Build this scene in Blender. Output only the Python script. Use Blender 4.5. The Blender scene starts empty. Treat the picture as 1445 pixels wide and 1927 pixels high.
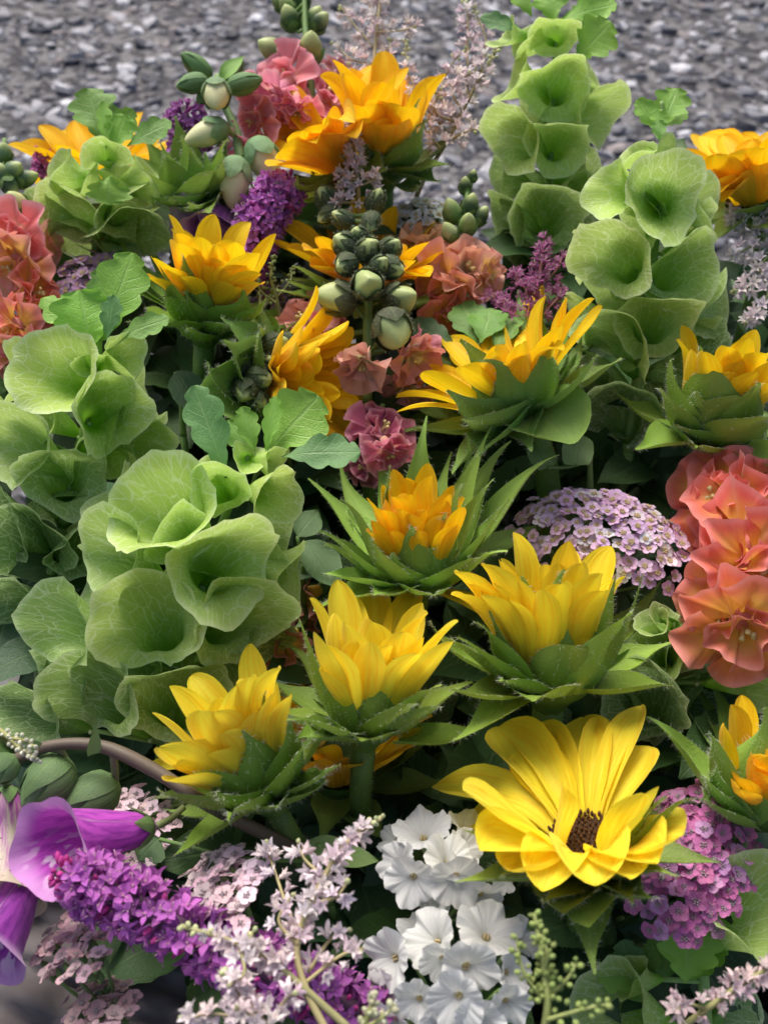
import bpy, math, random
import numpy as np
from mathutils import Vector, Matrix, Quaternion
random.seed(7); rng = np.random.default_rng(7)
sc = bpy.context.scene
COL = sc.collection
# ------------------------------------------------------------------ camera
PITCH = math.radians(45); CAM = np.array([0., 0., .70]); K = .698 / 1445      # K: metres per photo pixel at depth 1 m
RIGHT = np.array([1., 0, 0]); UPV = np.array([0, math.sin(PITCH), math.cos(PITCH)]); FWD = np.array([0, math.cos(PITCH), -math.sin(PITCH)])
cd = bpy.data.cameras.new('camera'); co = bpy.data.objects.new('camera', cd); COL.objects.link(co)
co.location = CAM; co.rotation_euler = (math.pi / 2 - PITCH, 0, 0)
cd.sensor_fit = 'HORIZONTAL'; cd.sensor_width = 36; cd.lens = 36 / .698
cd.clip_start = .01; cd.clip_end = 500
cd.dof.use_dof = True; cd.dof.focus_distance = .455; cd.dof.aperture_fstop = (cd.lens * 1e-3) / .0029
sc.camera = co
# ------------------------------------------------------------------ light: soft, overcast daylight
w = bpy.data.worlds.new('World'); sc.world = w; w.use_nodes = True
nt = w.node_tree; bg = nt.nodes['Background']; sky = nt.nodes.new('ShaderNodeTexSky'); sky.sky_type = 'NISHITA'
SUN_EL, SUN_AZ = 58, 340                     # azimuth clockwise from +Y
sky.sun_disc = False; sky.sun_elevation = math.radians(SUN_EL); sky.sun_rotation = math.radians(SUN_AZ)
sky.air_density = 1.0; sky.dust_density = 6.0; sky.ozone_density = .6
nt.links.new(sky.outputs[0], bg.inputs[0]); bg.inputs[1].default_value = .075
sd = bpy.data.lights.new('sun', 'SUN'); so = bpy.data.objects.new('sun', sd); COL.objects.link(so)
sd.energy = 1.5; sd.angle = math.radians(32); sd.color = (1, .96, .9)
a_, e_ = math.radians(SUN_AZ), math.radians(SUN_EL)
so.rotation_euler = Vector((-math.sin(a_) * math.cos(e_), -math.cos(a_) * math.cos(e_), -math.sin(e_))).to_track_quat('-Z', 'Y').to_euler()
so.location = (0, 0, 3)
vs = sc.view_settings; vs.view_transform = 'Standard'; vs.look = 'None'; vs.gamma = 1; vs.exposure = 1.2; vs.use_curve_mapping = False
sc.cycles.use_denoising = True; sc.cycles.max_bounces = 8; sc.cycles.transmission_bounces = 6; sc.cycles.caustics_reflective = False
# ------------------------------------------------------------------ pixels and directions
def Z(v): return float(np.interp(v, [-200, 0, 250, 600, 1000, 1400, 1927, 2100], [.71, .66, .60, .54, .475, .42, .365, .35]))
def RAY(u, v): return FWD + RIGHT * (u - 722.5) * K + UPV * (963.5 - v) * K
def P(u, v, d=0.): return CAM + RAY(u, v) * (Z(v) + d)
def nrm(a): return a / max(1e-9, float(np.linalg.norm(a)))
def M(v, d=0.): return K * (Z(v) + d)                      # metres per photo pixel there
def DIR(u, v, ang, tc):
    t = -nrm(RAY(u, v)); r = nrm(RIGHT - t * RIGHT.dot(t)); up = np.cross(t, r)
    a, c = math.radians(ang), math.radians(tc)
    return math.cos(c) * (math.cos(a) * r + math.sin(a) * up) + math.sin(c) * t
def perp(a):
    h = np.array([0, 0, 1.]) if abs(a[2]) < .9 else np.array([1., 0, 0])
    x = nrm(np.cross(h, a)); return x, np.cross(a, x)
# ------------------------------------------------------------------ objects
def thing(name, label, cat, loc, group=None):
    o = bpy.data.objects.new(name, None); COL.objects.link(o); o.location = loc; o.empty_display_size = .01
    o['label'] = label; o['category'] = cat
    if group: o['group'] = group
    return o
def mesh(name, V, F, mat, uv=None, smooth=True, mats=None, midx=None, vcol=None):
    me = bpy.data.meshes.new(name); me.from_pydata([tuple(map(float, p)) for p in V], [], [tuple(f) for f in F])
    for m in (mats or [mat]): me.materials.append(m)
    if midx is not None: me.polygons.foreach_set('material_index', np.asarray(midx, np.int32))
    if smooth: me.polygons.foreach_set('use_smooth', np.ones(len(F), bool))
    if uv is not None:
        L = np.zeros(len(me.loops), np.int32); me.loops.foreach_get('vertex_index', L)
        me.uv_layers.new(name='UVMap').data.foreach_set('uv', np.asarray(uv, np.float32)[L].ravel())
    if vcol is not None:
        me.color_attributes.new('tone', 'FLOAT_COLOR', 'POINT').data.foreach_set('color', np.asarray(vcol, np.float32).ravel())
    return me
def link(name, me, parent=None, color=(1, 1, 1), kind=None):
    o = bpy.data.objects.new(name, me); COL.objects.link(o); o.color = (*color, 1)
    if parent is not None: o.parent = parent
    if kind: o['kind'] = kind
    return o
def wpos(o):
    p = np.zeros(3)
    while o is not None: p = p + np.array(o.location); o = o.parent
    return p
def part(name, V, F, mat, parent, uv=None, color=(1, 1, 1), kind=None, smooth=True, origin=None, **k):
    """world-space vertices -> mesh part with its origin at `origin` (default: first vertex)"""
    V = np.asarray(V, float); org = V[0] if origin is None else np.asarray(origin)
    o = link(name, mesh(name, V - org, F, mat, uv, smooth, **k), parent, color, kind)
    o.location = org - (wpos(parent) if parent is not None else 0)
    return o
def put(name, me, pos, normal, size, parent, color=(1, 1, 1), spin=None):
    o = link(name, me, parent, color); pw = wpos(parent) if parent is not None else 0
    q = Vector(normal).to_track_quat('Z', 'Y') @ Quaternion((0, 0, 1), random.uniform(0, 6.28) if spin is None else spin)
    o.matrix_local = Matrix.Translation(Vector(pos - pw)) @ q.to_matrix().to_4x4() @ Matrix.Scale(size, 4)
    return o
def vary(c, a=.08):
    k = 1 + random.uniform(-a, a); return tuple(max(0, min(1, x * k * (1 + random.uniform(-a, a) * .4))) for x in c)
# ------------------------------------------------------------------ shape makers
def gridfaces(n, m, wrap=False):
    F = []
    for i in range(n - 1):
        for j in range(m if wrap else m - 1):
            k = (j + 1) % m; F.append((i * m + j, i * m + k, (i + 1) * m + k, (i + 1) * m + j))
    return F
def bez(p0, p1, p2, p3, n, t=None):
    t = (np.linspace(0, 1, n) if t is None else t)[:, None]; return (1 - t)**3 * p0 + 3 * (1 - t)**2 * t * p1 + 3 * (1 - t) * t * t * p2 + t**3 * p3
def smoothpath(pts, n):
    pts = np.asarray(pts, float)
    if len(pts) == 2: return np.linspace(pts[0], pts[1], n)
    ext = np.vstack([2 * pts[0] - pts[1], pts, 2 * pts[-1] - pts[-2]]); out = []
    for q in np.linspace(0, len(pts) - 1 - 1e-6, n):
        i = int(q); t = q - i; a, b, c, d = ext[i:i + 4]
        out.append(.5 * (2 * b + (c - a) * t + (2 * a - 5 * b + 4 * c - d) * t * t + (3 * b - a - 3 * c + d) * t**3))
    return np.array(out)
def tube(path, r, seg=7):
    path = np.asarray(path); n = len(path); r = np.broadcast_to(np.asarray(r, float), (n,)) if np.ndim(r) < 1 or len(r) == n else np.interp(np.linspace(0, 1, n), np.linspace(0, 1, len(r)), r)
    T = np.gradient(path, axis=0); V = []; uv = []
    x, _ = perp(nrm(T[0]))
    for i in range(n):
        t = nrm(T[i]); x = nrm(x - t * x.dot(t)); y = np.cross(t, x)
        for j in range(seg):
            a = 2 * math.pi * j / seg; V.append(path[i] + r[i] * (math.cos(a) * x + math.sin(a) * y)); uv.append((j / seg, i / n))
    F = gridfaces(n, seg, True); F.append(tuple(range(seg - 1, -1, -1))); F.append(tuple((n - 1) * seg + j for j in range(seg)))
    return np.array(V), F, uv
def join(parts):
    V, F, U = [], [], []; o = 0
    for v, f, u in parts:
        V.append(np.asarray(v)); U.append(np.asarray(u, float).reshape(-1, 2)); F += [tuple(i + o for i in q) for q in f]; o += len(v)
    return np.vstack(V), F, np.vstack(U)
PROF = {
 'ray':   ([0, .08, .25, .5, .7, .85, .94, .98, 1], [.40, .46, .72, .95, 1, .82, .5, .26, .06]),
 'bract': ([0, .1, .25, .42, .58, .72, .86, 1], [.80, .97, 1, .86, .56, .28, .12, .03]),
 'spoon': ([0, .2, .5, .75, .92, 1], [.3, .62, 1, .98, .66, .2]),
 'round': ([0, .12, .35, .6, .8, .93, 1], [.75, .92, 1, .93, .7, .4, .1]),
 'lance': ([0, .1, .3, .5, .75, .9, 1], [.12, .5, .95, 1, .65, .28, .03]),
 'fan':   ([0, .1, .3, .55, .8, .93, 1], [.06, .16, .65, 1, .9, .6, .12]),
 'sepal': ([0, .2, .5, .8, 1], [.8, 1, .8, .35, .03]),
 'strap': ([0, .2, .6, .9, 1], [.7, 1, 1, .6, .1]),
}
def blade(base, tip, t0, hint, W, prof='ray', cup=.25, ridge=.05, t1=None, n=11, m=7, twist=0., wave=0., teeth=None):
    """a petal, bract or leaf: a curved sheet from base to tip, leaving along t0, inner face towards hint"""
    base = np.asarray(base); tip = np.asarray(tip); L = np.linalg.norm(tip - base); ch = nrm(tip - base)
    t1 = ch if t1 is None else t1
    s = 1 - (1 - np.linspace(0, 1, n))**(1.6 if prof == 'ray' else 1.); S = bez(base, base + nrm(t0) * L * .38, tip - nrm(t1) * L * .33, tip, n, s); T = np.gradient(S, axis=0)
    wd = W * np.interp(s, *PROF[prof])
    if teeth: wd = wd * (1 - teeth[1] + teeth[1] * np.abs(np.sin(math.pi * teeth[0] * s))**.6)
    V, U = [], []; ph = random.uniform(0, 6.28)
    for i in range(n):
        t = nrm(T[i]); b = nrm(np.cross(t, hint)); N = np.cross(b, t)
        if twist:
            a = twist * s[i]; b, N = math.cos(a) * b + math.sin(a) * N, math.cos(a) * N - math.sin(a) * b
        for x in np.linspace(-1, 1, m):
            h = cup * wd[i] * x * x + ridge * W * math.cos(x * 5.5) * math.sin(math.pi * min(1, s[i] * 1.1)) + wave * W * math.sin(s[i] * 9 + ph + x * 2.2) * abs(x)
            V.append(S[i] + b * wd[i] * x + N * h); U.append((x * .5 + .5, s[i]))
    return np.array(V), gridfaces(n, m), U
def pod(base, axis, L, R, n=9, seg=10, prof=None, ribs=0, rib=.08):
    s = np.linspace(0, 1, n); r = R * np.interp(s, *(prof or ([0, .12, .4, .7, .9, 1], [.35, .75, 1, .92, .55, .05])))
    x, y = perp(axis); V, U = [], []
    for i in range(n):
        for j in range(seg):
            a = 2 * math.pi * j / seg; q = r[i] * (1 + (rib * math.cos(ribs * a) if ribs else 0))
            V.append(base + axis * L * s[i] + q * (math.cos(a) * x + math.sin(a) * y)); U.append((j / seg, s[i]))
    F = gridfaces(n, seg, True); F.append(tuple((n - 1) * seg + j for j in range(seg)))
    return np.array(V), F, U
def hairs(points, dirs, length, width=.00007):
    p = np.asarray(points, float); d = np.asarray(dirs, float); n = len(p); d = d / np.maximum(1e-9, np.linalg.norm(d, axis=1))[:, None] + rng.normal(0, .3, (n, 3)); d /= np.linalg.norm(d, axis=1)[:, None]
    s = np.cross(d, rng.normal(0, 1, (n, 3))); s = s / np.linalg.norm(s, axis=1)[:, None] * width; L = length * rng.uniform(.4, 1.3, n)[:, None]
    V = np.stack([p - s, p + s, p + d * L], 1).reshape(-1, 3); return V, [(3 * k, 3 * k + 1, 3 * k + 2) for k in range(n)]
GROUNDED = .05
def stem_down(p, d0, r0, r1, mat, parent, color, bend=.08, name='stem'):
    """a stalk leaving p along d0 (backwards from the head) and running down into the tub"""
    p = np.asarray(p); end = np.array([np.clip(p[0] * .72, -.17, .17), np.clip(.37 + (p[1] - .37) * .6, .19, .53), GROUNDED])
    path = bez(p, p + nrm(d0) * bend, end + np.array([0, 0, .12]), end, 14)
    v, f, u = tube(path, [r0, r1], 8); return part(name, v, f, mat, parent, u, color), path
# ------------------------------------------------------------------ materials
class NG:
    def __init__(s, name):
        s.m = bpy.data.materials.new(name); s.m.use_nodes = True; s.t = s.m.node_tree; s.t.nodes.clear(); s.out = s.n('ShaderNodeOutputMaterial')
    def n(s, ty, **k):
        q = s.t.nodes.new(ty)
        for a, b in k.items(): setattr(q, a, b)
        return q
    def l(s, a, b): s.t.links.new(a, b)
    def setin(s, sock, val):
        if hasattr(val, 'links'): s.l(val, sock)
        else: sock.default_value = val
    def math(s, op, a, b=0., c=0., clamp=False):
        q = s.n('ShaderNodeMath', operation=op, use_clamp=clamp)
        for i, x in enumerate((a, b, c)): s.setin(q.inputs[i], x)
        return q.outputs[0]
    def step(s, x, lo, hi, a=0., b=1.):
        q = s.n('ShaderNodeMapRange', interpolation_type='SMOOTHSTEP'); s.setin(q.inputs[0], x)
        for i, v in enumerate((lo, hi, a, b)): s.setin(q.inputs[i + 1], v)
        return q.outputs[0]
    def mix(s, f, a, b, mode='MIX'):
        q = s.n('ShaderNodeMix', data_type='RGBA', blend_type=mode); s.setin(q.inputs[0], f); s.setin(q.inputs[6], a if hasattr(a, 'links') else (*a, 1)); s.setin(q.inputs[7], b if hasattr(b, 'links') else (*b, 1)); return q.outputs[2]
    def noise(s, vec, scale, detail=3., rough=.5):
        q = s.n('ShaderNodeTexNoise'); s.l(vec, q.inputs['Vector']); q.inputs['Scale'].default_value = scale; q.inputs['Detail'].default_value = detail; q.inputs['Roughness'].default_value = rough; return q.outputs[0]
    def scale(s, vec, k):
        q = s.n('ShaderNodeVectorMath', operation='MULTIPLY'); s.l(vec, q.inputs[0]); q.inputs[1].default_value = k; return q.outputs[0]
    def uv(s): return s.n('ShaderNodeTexCoord').outputs['UV']
    def obj(s): return s.n('ShaderNodeTexCoord').outputs['Object']
    def sep(s, v):
        q = s.n('ShaderNodeSeparateXYZ'); s.l(v, q.inputs[0]); return q.outputs
    def info(s): return s.n('ShaderNodeObjectInfo').outputs
    def finish(s, col, rough=.5, transl=0., bump=None, bstr=.3, bdist=.001, spec=.4, sheen=0., sss=0.):
        p = s.n('ShaderNodeBsdfPrincipled'); s.setin(p.inputs['Base Color'], col if hasattr(col, 'links') else (*col, 1)); s.setin(p.inputs['Roughness'], rough)
        p.inputs['Specular IOR Level'].default_value = spec; p.inputs['Sheen Weight'].default_value = sheen
        if sss: p.inputs['Subsurface Weight'].default_value = sss; p.inputs['Subsurface Radius'].default_value = (.004, .003, .001); p.inputs['Subsurface Scale'].default_value = 1.
        sh = p.outputs[0]
        if bump is not None:
            b = s.n('ShaderNodeBump'); s.l(bump, b.inputs['Height']); b.inputs['Strength'].default_value = bstr; b.inputs['Distance'].default_value = bdist; s.l(b.outputs[0], p.inputs['Normal'])
        if transl:
            t = s.n('ShaderNodeBsdfTranslucent'); s.setin(t.inputs[0], col if hasattr(col, 'links') else (*col, 1)); mx = s.n('ShaderNodeMixShader'); mx.inputs[0].default_value = transl
            s.l(sh, mx.inputs[1]); s.l(t.outputs[0], mx.inputs[2]); sh = mx.outputs[0]
        s.l(sh, s.out.inputs[0]); return s.m
def tint(g, amt=.14):
    i = g.info(); k = g.math('MULTIPLY_ADD', i['Random'], amt * 2, 1 - amt)
    q = g.n('ShaderNodeVectorMath', operation='SCALE'); g.l(i['Color'], q.inputs[0]); g.l(k, q.inputs[3]); return q.outputs[0]
def mat_bell():
    g = NG('bell_calyx'); uv = g.uv(); c = tint(g, .08)
    ctr = g.n('ShaderNodeVectorMath', operation='SUBTRACT'); g.l(uv, ctr.inputs[0]); ctr.inputs[1].default_value = (.5, .5, 0)
    ln = g.n('ShaderNodeVectorMath', operation='LENGTH'); g.l(ctr.outputs[0], ln.inputs[0]); r = g.math('MULTIPLY', ln.outputs['Value'], 2.)
    x, y, _ = g.sep(ctr.outputs[0]); an = g.math('ARCTAN2', y, x)
    nz = g.n('ShaderNodeTexNoise'); g.l(uv, nz.inputs['Vector']); nz.inputs['Scale'].default_value = 9
    wv = g.n('ShaderNodeVectorMath', operation='MULTIPLY_ADD'); g.l(nz.outputs['Color'], wv.inputs[0]); wv.inputs[1].default_value = (.06,) * 3; g.l(uv, wv.inputs[2])
    rnd = g.n('ShaderNodeVectorMath', operation='ADD'); g.l(wv.outputs[0], rnd.inputs[0]); g.l(g.info()['Random'], rnd.inputs[1])
    def vor(sc_, w):
        q = g.n('ShaderNodeTexVoronoi', feature='DISTANCE_TO_EDGE'); g.l(rnd.outputs[0], q.inputs['Vector']); q.inputs['Scale'].default_value = sc_; return g.step(q.outputs['Distance'], 0., w, 1., 0.)
    v1 = vor(9., .055); v2 = vor(24., .07)
    rad = g.math('ABSOLUTE', g.math('SINE', g.math('ADD', g.math('MULTIPLY', an, 5.), g.math('MULTIPLY', nz.outputs[0], 1.2))))
    vr = g.math('MULTIPLY', g.step(rad, 0., .10, 1., 0.), g.step(r, .15, .35))
    vein = g.math('MAXIMUM', g.math('MAXIMUM', g.math('MULTIPLY', v1, .9), g.math('MULTIPLY', v2, .42)), g.math('MULTIPLY', vr, .8))
    vein = g.math('MULTIPLY', vein, g.step(r, .12, .6))
    rim = g.step(r, .93, 1.0)
    thr = g.mix(g.step(r, .15, .8), (.50, .80, .16), (1, 1, 1))
    base = g.mix(1., c, thr, 'MULTIPLY')
    mott = g.mix(g.math('MULTIPLY', g.noise(uv, 3.5, 4), .35), base, (.30, .46, .12))
    col = g.mix(g.math('MULTIPLY', vein, .72), mott, (.72, .84, .50)); col = g.mix(g.math('MULTIPLY', rim, .55), col, (.72, .84, .5))
    return g.finish(col, .42, .38, g.math('ADD', g.math('MULTIPLY', vein, .6), g.noise(uv, 30, 3)), .35, .0006, .45)
def mat_leafy(name, vein=(.35, .5, .2), n=7., transl=.28, rough=.45, amt=.35, bs=.3):
    g = NG(name); uv = g.uv(); x, s, _ = g.sep(uv); a = g.math('MULTIPLY', g.math('ABSOLUTE', g.math('SUBTRACT', x, .5)), 2.)
    t = g.math('FRACT', g.math('MULTIPLY', g.math('SUBTRACT', s, g.math('MULTIPLY', a, .22)), n)); d = g.math('ABSOLUTE', g.math('SUBTRACT', t, .5))
    sv = g.step(d, 0., .10, 1., 0.); mv = g.step(a, .02, .09, 1., 0.)
    vv = g.n('ShaderNodeTexVoronoi', feature='DISTANCE_TO_EDGE'); g.l(g.scale(uv, (1., 1.6, 1)), vv.inputs['Vector']); vv.inputs['Scale'].default_value = 13
    fine = g.step(vv.outputs['Distance'], 0, .1, 1., 0.)
    m = g.math('MAXIMUM', g.math('MAXIMUM', mv, g.math('MULTIPLY', sv, .7)), g.math('MULTIPLY', fine, .25))
    c = tint(g); col = g.mix(g.math('MULTIPLY', m, amt), c, vein); col = g.mix(g.math('MULTIPLY', g.noise(g.obj(), 90, 4), .3), col, g.mix(1., c, (.6, .72, .5), 'MULTIPLY'))
    return g.finish(col, rough, transl, g.math('SUBTRACT', g.noise(uv, 25, 3), g.math('MULTIPLY', m, .8)), bs, .0012, .4)
def mat_petal(name, lines=16., transl=.35, rough=.5, dark=(.8, .55, .4), basecol=None, b0=.0, b1=.5, edge=None, amt=.5, sheen=.1):
    g = NG(name); uv = g.uv(); x, s, _ = g.sep(uv); c = tint(g, .1); i = g.info()
    off = g.n('ShaderNodeVectorMath', operation='ADD'); g.l(g.scale(uv, (lines, 1.6, 1)), off.inputs[0]); g.l(i['Random'], off.inputs[1])
    ln = g.noise(off.outputs[0], 1., 3, .6); f = g.math('MULTIPLY', g.step(ln, .42, .75), amt)
    col = g.mix(f, c, g.mix(1., c, dark, 'MULTIPLY'))
    if basecol: col = g.mix(g.step(g.math('ADD', s, g.math('MULTIPLY', g.math('SUBTRACT', g.noise(uv, 4), .5), .25)), b0, b1, 1., 0.), col, basecol)
    if edge: col = g.mix(g.math('MULTIPLY', g.step(s, .8, 1.), .6), col, edge)
    return g.finish(col, rough, transl, ln, .6, .0009, .25, sheen)
def mat_plain(name, rough=.55, transl=0., nscale=120., amt=.35, spec=.35, bstr=.4, bdist=.0006, sheen=0., sss=0., dk=(.55, .6, .5)):
    g = NG(name); c = tint(g, .1); nz = g.noise(g.obj(), nscale, 4); col = g.mix(g.math('MULTIPLY', nz, amt), c, g.mix(1., c, dk, 'MULTIPLY'))
    return g.finish(col, rough, transl, nz, bstr, bdist, spec, sheen, sss)
def mat_twotone(name, tip, lo=.5, hi=.8, rough=.45, transl=.15, ribs=0):
    """object colour at the base of a bud, another colour at its tip"""
    g = NG(name); uv = g.uv(); x, s, _ = g.sep(uv); c = tint(g, .1); nz = g.noise(g.obj(), 160, 4)
    k = g.step(g.math('ADD', s, g.math('MULTIPLY', g.math('SUBTRACT', nz, .5), .3)), lo, hi)
    col = g.mix(k, c, tip); col = g.mix(g.math('MULTIPLY', nz, .35), col, g.mix(1., col, (.6, .65, .5), 'MULTIPLY'))
    return g.finish(col, rough, transl, nz, .4, .0008, .35, .1)
M_BELL = mat_bell(); M_LEAF = mat_leafy('bell_leaf'); M_FOL = mat_leafy('foliage', (.16, .26, .10), 9, .2, .5, .3)
M_BRACT = mat_leafy('sunflower_bract', (.30, .42, .12), .6, .22, .55, .25, .35)
M_RAY = mat_petal('sunflower_ray', 12, .38, .5, (.97, .74, .35), amt=.95); M_STEM = mat_plain('stem'); M_HAIR = mat_plain('plant_hair', .6, .4, amt=0)
M_SNAP = mat_petal('snapdragon_petal', 9, .35, .5, (.85, .7, .7), (.92, .62, .10), .28, .95, (.93, .40, .36), .4, .3)
M_SNAPP = mat_petal('snapdragon_pink_petal', 9, .35, .5, (.88, .66, .74), (.84, .50, .36), .08, .5, (.92, .50, .58), .45, .3)
M_SNAPG = mat_petal('snapdragon_pale_petal', 9, .3, .5, (.85, .75, .6), (.62, .62, .30), .15, .7, None, .4, .3)
M_BUDG = mat_twotone('green_bud', (.50, .58, .24), .6, .95); M_BUDP = mat_twotone('pink_bud', (.62, .30, .28), .35, .7); M_BUDC = mat_twotone('cream_bell', (.74, .74, .42), .12, .42)
M_GREEN = mat_plain('green_bud_plain', .5, .1); M_DARKBUD = mat_twotone('dark_hairy_bud', (.035, .022, .02), .55, .95)
M_WHITE = mat_petal('statice_petal', 60, .35, .55, (.74, .77, .74), (.50, .45, .26), .0, .12, None, .6, .3)
M_FLORET = mat_petal('tiny_floret', 5, .3, .55, (.92, .86, .92), None, amt=.4); M_CENTRE = mat_plain('floret_centre', .6, .1)
M_DISC = mat_plain('sunflower_disc', .8, 0, 300, .6)
def mat_fox():
    g = NG('foxglove'); uv = g.uv(); x, s, _ = g.sep(uv); c = tint(g, .05)
    ln = g.noise(g.scale(uv, (26, 4, 1)), 1., 3); col = g.mix(g.math('MULTIPLY', g.step(ln, .42, .62), .75), c, g.mix(1., c, (.5, .3, .6), 'MULTIPLY'))
    under = g.step(g.math('ABSOLUTE', g.math('SUBTRACT', x, .5)), .0, .22, 1., 0.)
    st = g.math('MULTIPLY', g.math('MULTIPLY', under, g.step(g.noise(g.scale(uv, (30, 7, 1)), 1., 2), .52, .6)), g.step(s, .1, .3))
    col = g.mix(g.math('MULTIPLY', st, .75), col, (.82, .72, .84)); col = g.mix(g.step(s, .86, 1.), col, g.mix(.35, c, (.9, .72, .95)))
    return g.finish(col, .5, .3, ln, .5, .0008, .25, .3)
def mat_foxspot():
    g = NG('foxglove_spotted'); uv = g.uv(); x, s, _ = g.sep(uv); c = tint(g, .05)
    v = g.n('ShaderNodeTexVoronoi', feature='F1'); g.l(g.scale(uv, (1, 1.3, 1)), v.inputs['Vector']); v.inputs['Scale'].default_value = 22
    sp = g.math('MULTIPLY', g.step(v.outputs['Distance'], .16, .24, 1., 0.), g.step(s, .3, .5)); ln = g.noise(g.scale(uv, (20, 3, 1)), 1., 3)
    col = g.mix(g.step(g.math('ADD', ln, g.math('MULTIPLY', s, -.25)), .3, .5), c, (.48, .12, .44)); col = g.mix(sp, col, (.16, .05, .10))
    return g.finish(col, .4, .3, ln, .2, .0008, .4, .2)
M_FOX = mat_fox(); M_FOXS = mat_foxspot()
# ================================================================== setting: coarse asphalt
def build_ground():
    g = NG('asphalt'); p = g.obj(); v = g.n('ShaderNodeTexVoronoi', feature='F1'); g.l(p, v.inputs['Vector']); v.inputs['Scale'].default_value = 75
    tone = g.sep(v.outputs['Color'])[0]; col = g.mix(g.step(tone, .2, .9), (.035, .036, .042), (.20, .195, .2)); nz = g.noise(p, 300, 4)
    col = g.mix(g.math('MULTIPLY', nz, .6), col, (.03, .03, .034)); m = g.finish(col, .85, 0, v.outputs['Distance'], .8, .004, .25)
    V, F = [(-40, -40, 0), (40, -40, 0), (40, 40, 0), (-40, 40, 0)], [(0, 1, 2, 3)]
    o = part('ground', V, F, m, None, origin=(0, 0, 0)); o['kind'] = 'structure'; o['label'] = 'coarse grey asphalt of mixed pale and dark stone chips'
    g = NG('aggregate_stone'); at = g.n('ShaderNodeAttribute', attribute_name='tone'); nz = g.noise(g.obj(), 260, 5, .65)
    col = g.mix(g.math('MULTIPLY', nz, .55), at.outputs['Color'], (.05, .05, .058)); ms = g.finish(col, .75, 0, nz, .6, .002, .35)
    pal = [(.47, .46, .46), (.34, .335, .34), (.22, .22, .235), (.11, .11, .125), (.055, .058, .07), (.30, .26, .24), (.68, .67, .67)]; wt = [.2, .2, .2, .15, .12, .05, .08]
    N = 20000; xs = rng.uniform(-1.5, 1.5, N); ys = rng.uniform(.62, 3.0, N); R = np.clip(rng.lognormal(math.log(.0074), .42, N), .003, .017)
    V, F, Cc = [], [], []; kk = rng.choice(len(pal), N, p=wt)
    for i in range(N):
        k = 5; a0 = rng.uniform(0, 6.28); b = len(V); h = R[i] * rng.uniform(.25, .6); el = rng.uniform(.65, 1); c = np.array(pal[kk[i]]) * rng.uniform(.85, 1.25) * np.array([.97, .985, 1.05])
        tl = rng.normal(0, .25, 2)
        for ring, (rr, zz) in enumerate(((1.05, -.001), (.92, h * .7), (.55, h))):
            for j in range(k):
                a = a0 + 6.283 * j / k + rng.normal(0, .18); q = R[i] * rr * rng.uniform(.82, 1.1); dx, dy = q * math.cos(a), q * el * math.sin(a)
                V.append((xs[i] + dx, ys[i] + dy, zz + (dx * tl[0] + dy * tl[1]) * (ring > 0)))
        for ring in range(2):
            for j in range(k): F.append((b + ring * k + j, b + ring * k + (j + 1) % k, b + (ring + 1) * k + (j + 1) % k, b + (ring + 1) * k + j))
        F.append(tuple(b + 2 * k + j for j in range(k))); Cc += [(*c, 1)] * (3 * k)
    part('aggregate', V, F, ms, o, kind='stuff', smooth=False, vcol=Cc, origin=(0, 0, 0))
def build_tub():
    g = NG('black_plastic'); m = g.finish((.02, .021, .022), .45, 0, g.noise(g.obj(), 60, 3), .2, .001, .5)
    t = thing('flower_tub', 'black plastic tub holding the cut flowers', 'tub', (0, .36, 0))
    def ring(hx, hy, z, r=.04, k=5):
        out = []
        for cx, cy, a0 in ((hx - r, hy - r, 0), (-hx + r, hy - r, 90), (-hx + r, -hy + r, 180), (hx - r, -hy + r, 270)):
            for q in range(k): a = math.radians(a0 + 90 * q / (k - 1)); out.append((cx + r * math.cos(a), .36 + cy + r * math.sin(a), z))
        return out
    rings = [ring(.17, .18, .002), ring(.19, .20, .20), ring(.2, .21, .203), ring(.2, .21, .222), ring(.186, .196, .222), ring(.167, .177, .02)]; n = len(rings[0])
    V = [p for r in rings for p in r]; F = gridfaces(len(rings), n, True); F.append(tuple(range(n - 1, -1, -1))); F.append(tuple((len(rings) - 1) * n + j for j in range(n)))
    part('wall', V, F, m, t, smooth=False)
    for s in (-1, 1):
        v, f, u = tube(smoothpath([(s * .199, .30, .21), (s * .225, .31, .21), (s * .225, .41, .21), (s * .199, .42, .21)], 16), .006, 8); part('handle', v, f, m, t, u)
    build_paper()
def build_paper():
    # the crumpled wrapping paper showing at one corner of the tub
    g = NG('wrapping_paper'); nz = g.noise(g.obj(), 40, 4); m = g.finish(g.mix(nz, (.13, .115, .12), (.21, .19, .19)), .8, .15, nz, .3, .002, .2)  # white paper; the deep shade over it is put into this dark grey
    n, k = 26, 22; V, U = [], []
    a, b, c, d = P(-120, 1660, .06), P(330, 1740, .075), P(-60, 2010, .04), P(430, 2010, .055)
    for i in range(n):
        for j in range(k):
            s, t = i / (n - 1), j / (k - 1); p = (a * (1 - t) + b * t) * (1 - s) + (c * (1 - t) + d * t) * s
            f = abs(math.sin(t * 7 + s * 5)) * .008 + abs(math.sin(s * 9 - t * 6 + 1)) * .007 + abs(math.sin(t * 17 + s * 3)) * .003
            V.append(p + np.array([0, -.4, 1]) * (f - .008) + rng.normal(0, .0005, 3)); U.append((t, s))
    t = thing('wrapping_paper', 'crumpled white wrapping paper greyed by painted shade under the pale pink yarrow stalks', 'paper', V[0])
    part('sheet', V, gridfaces(n, k), m, t, U, smooth=True)
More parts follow.
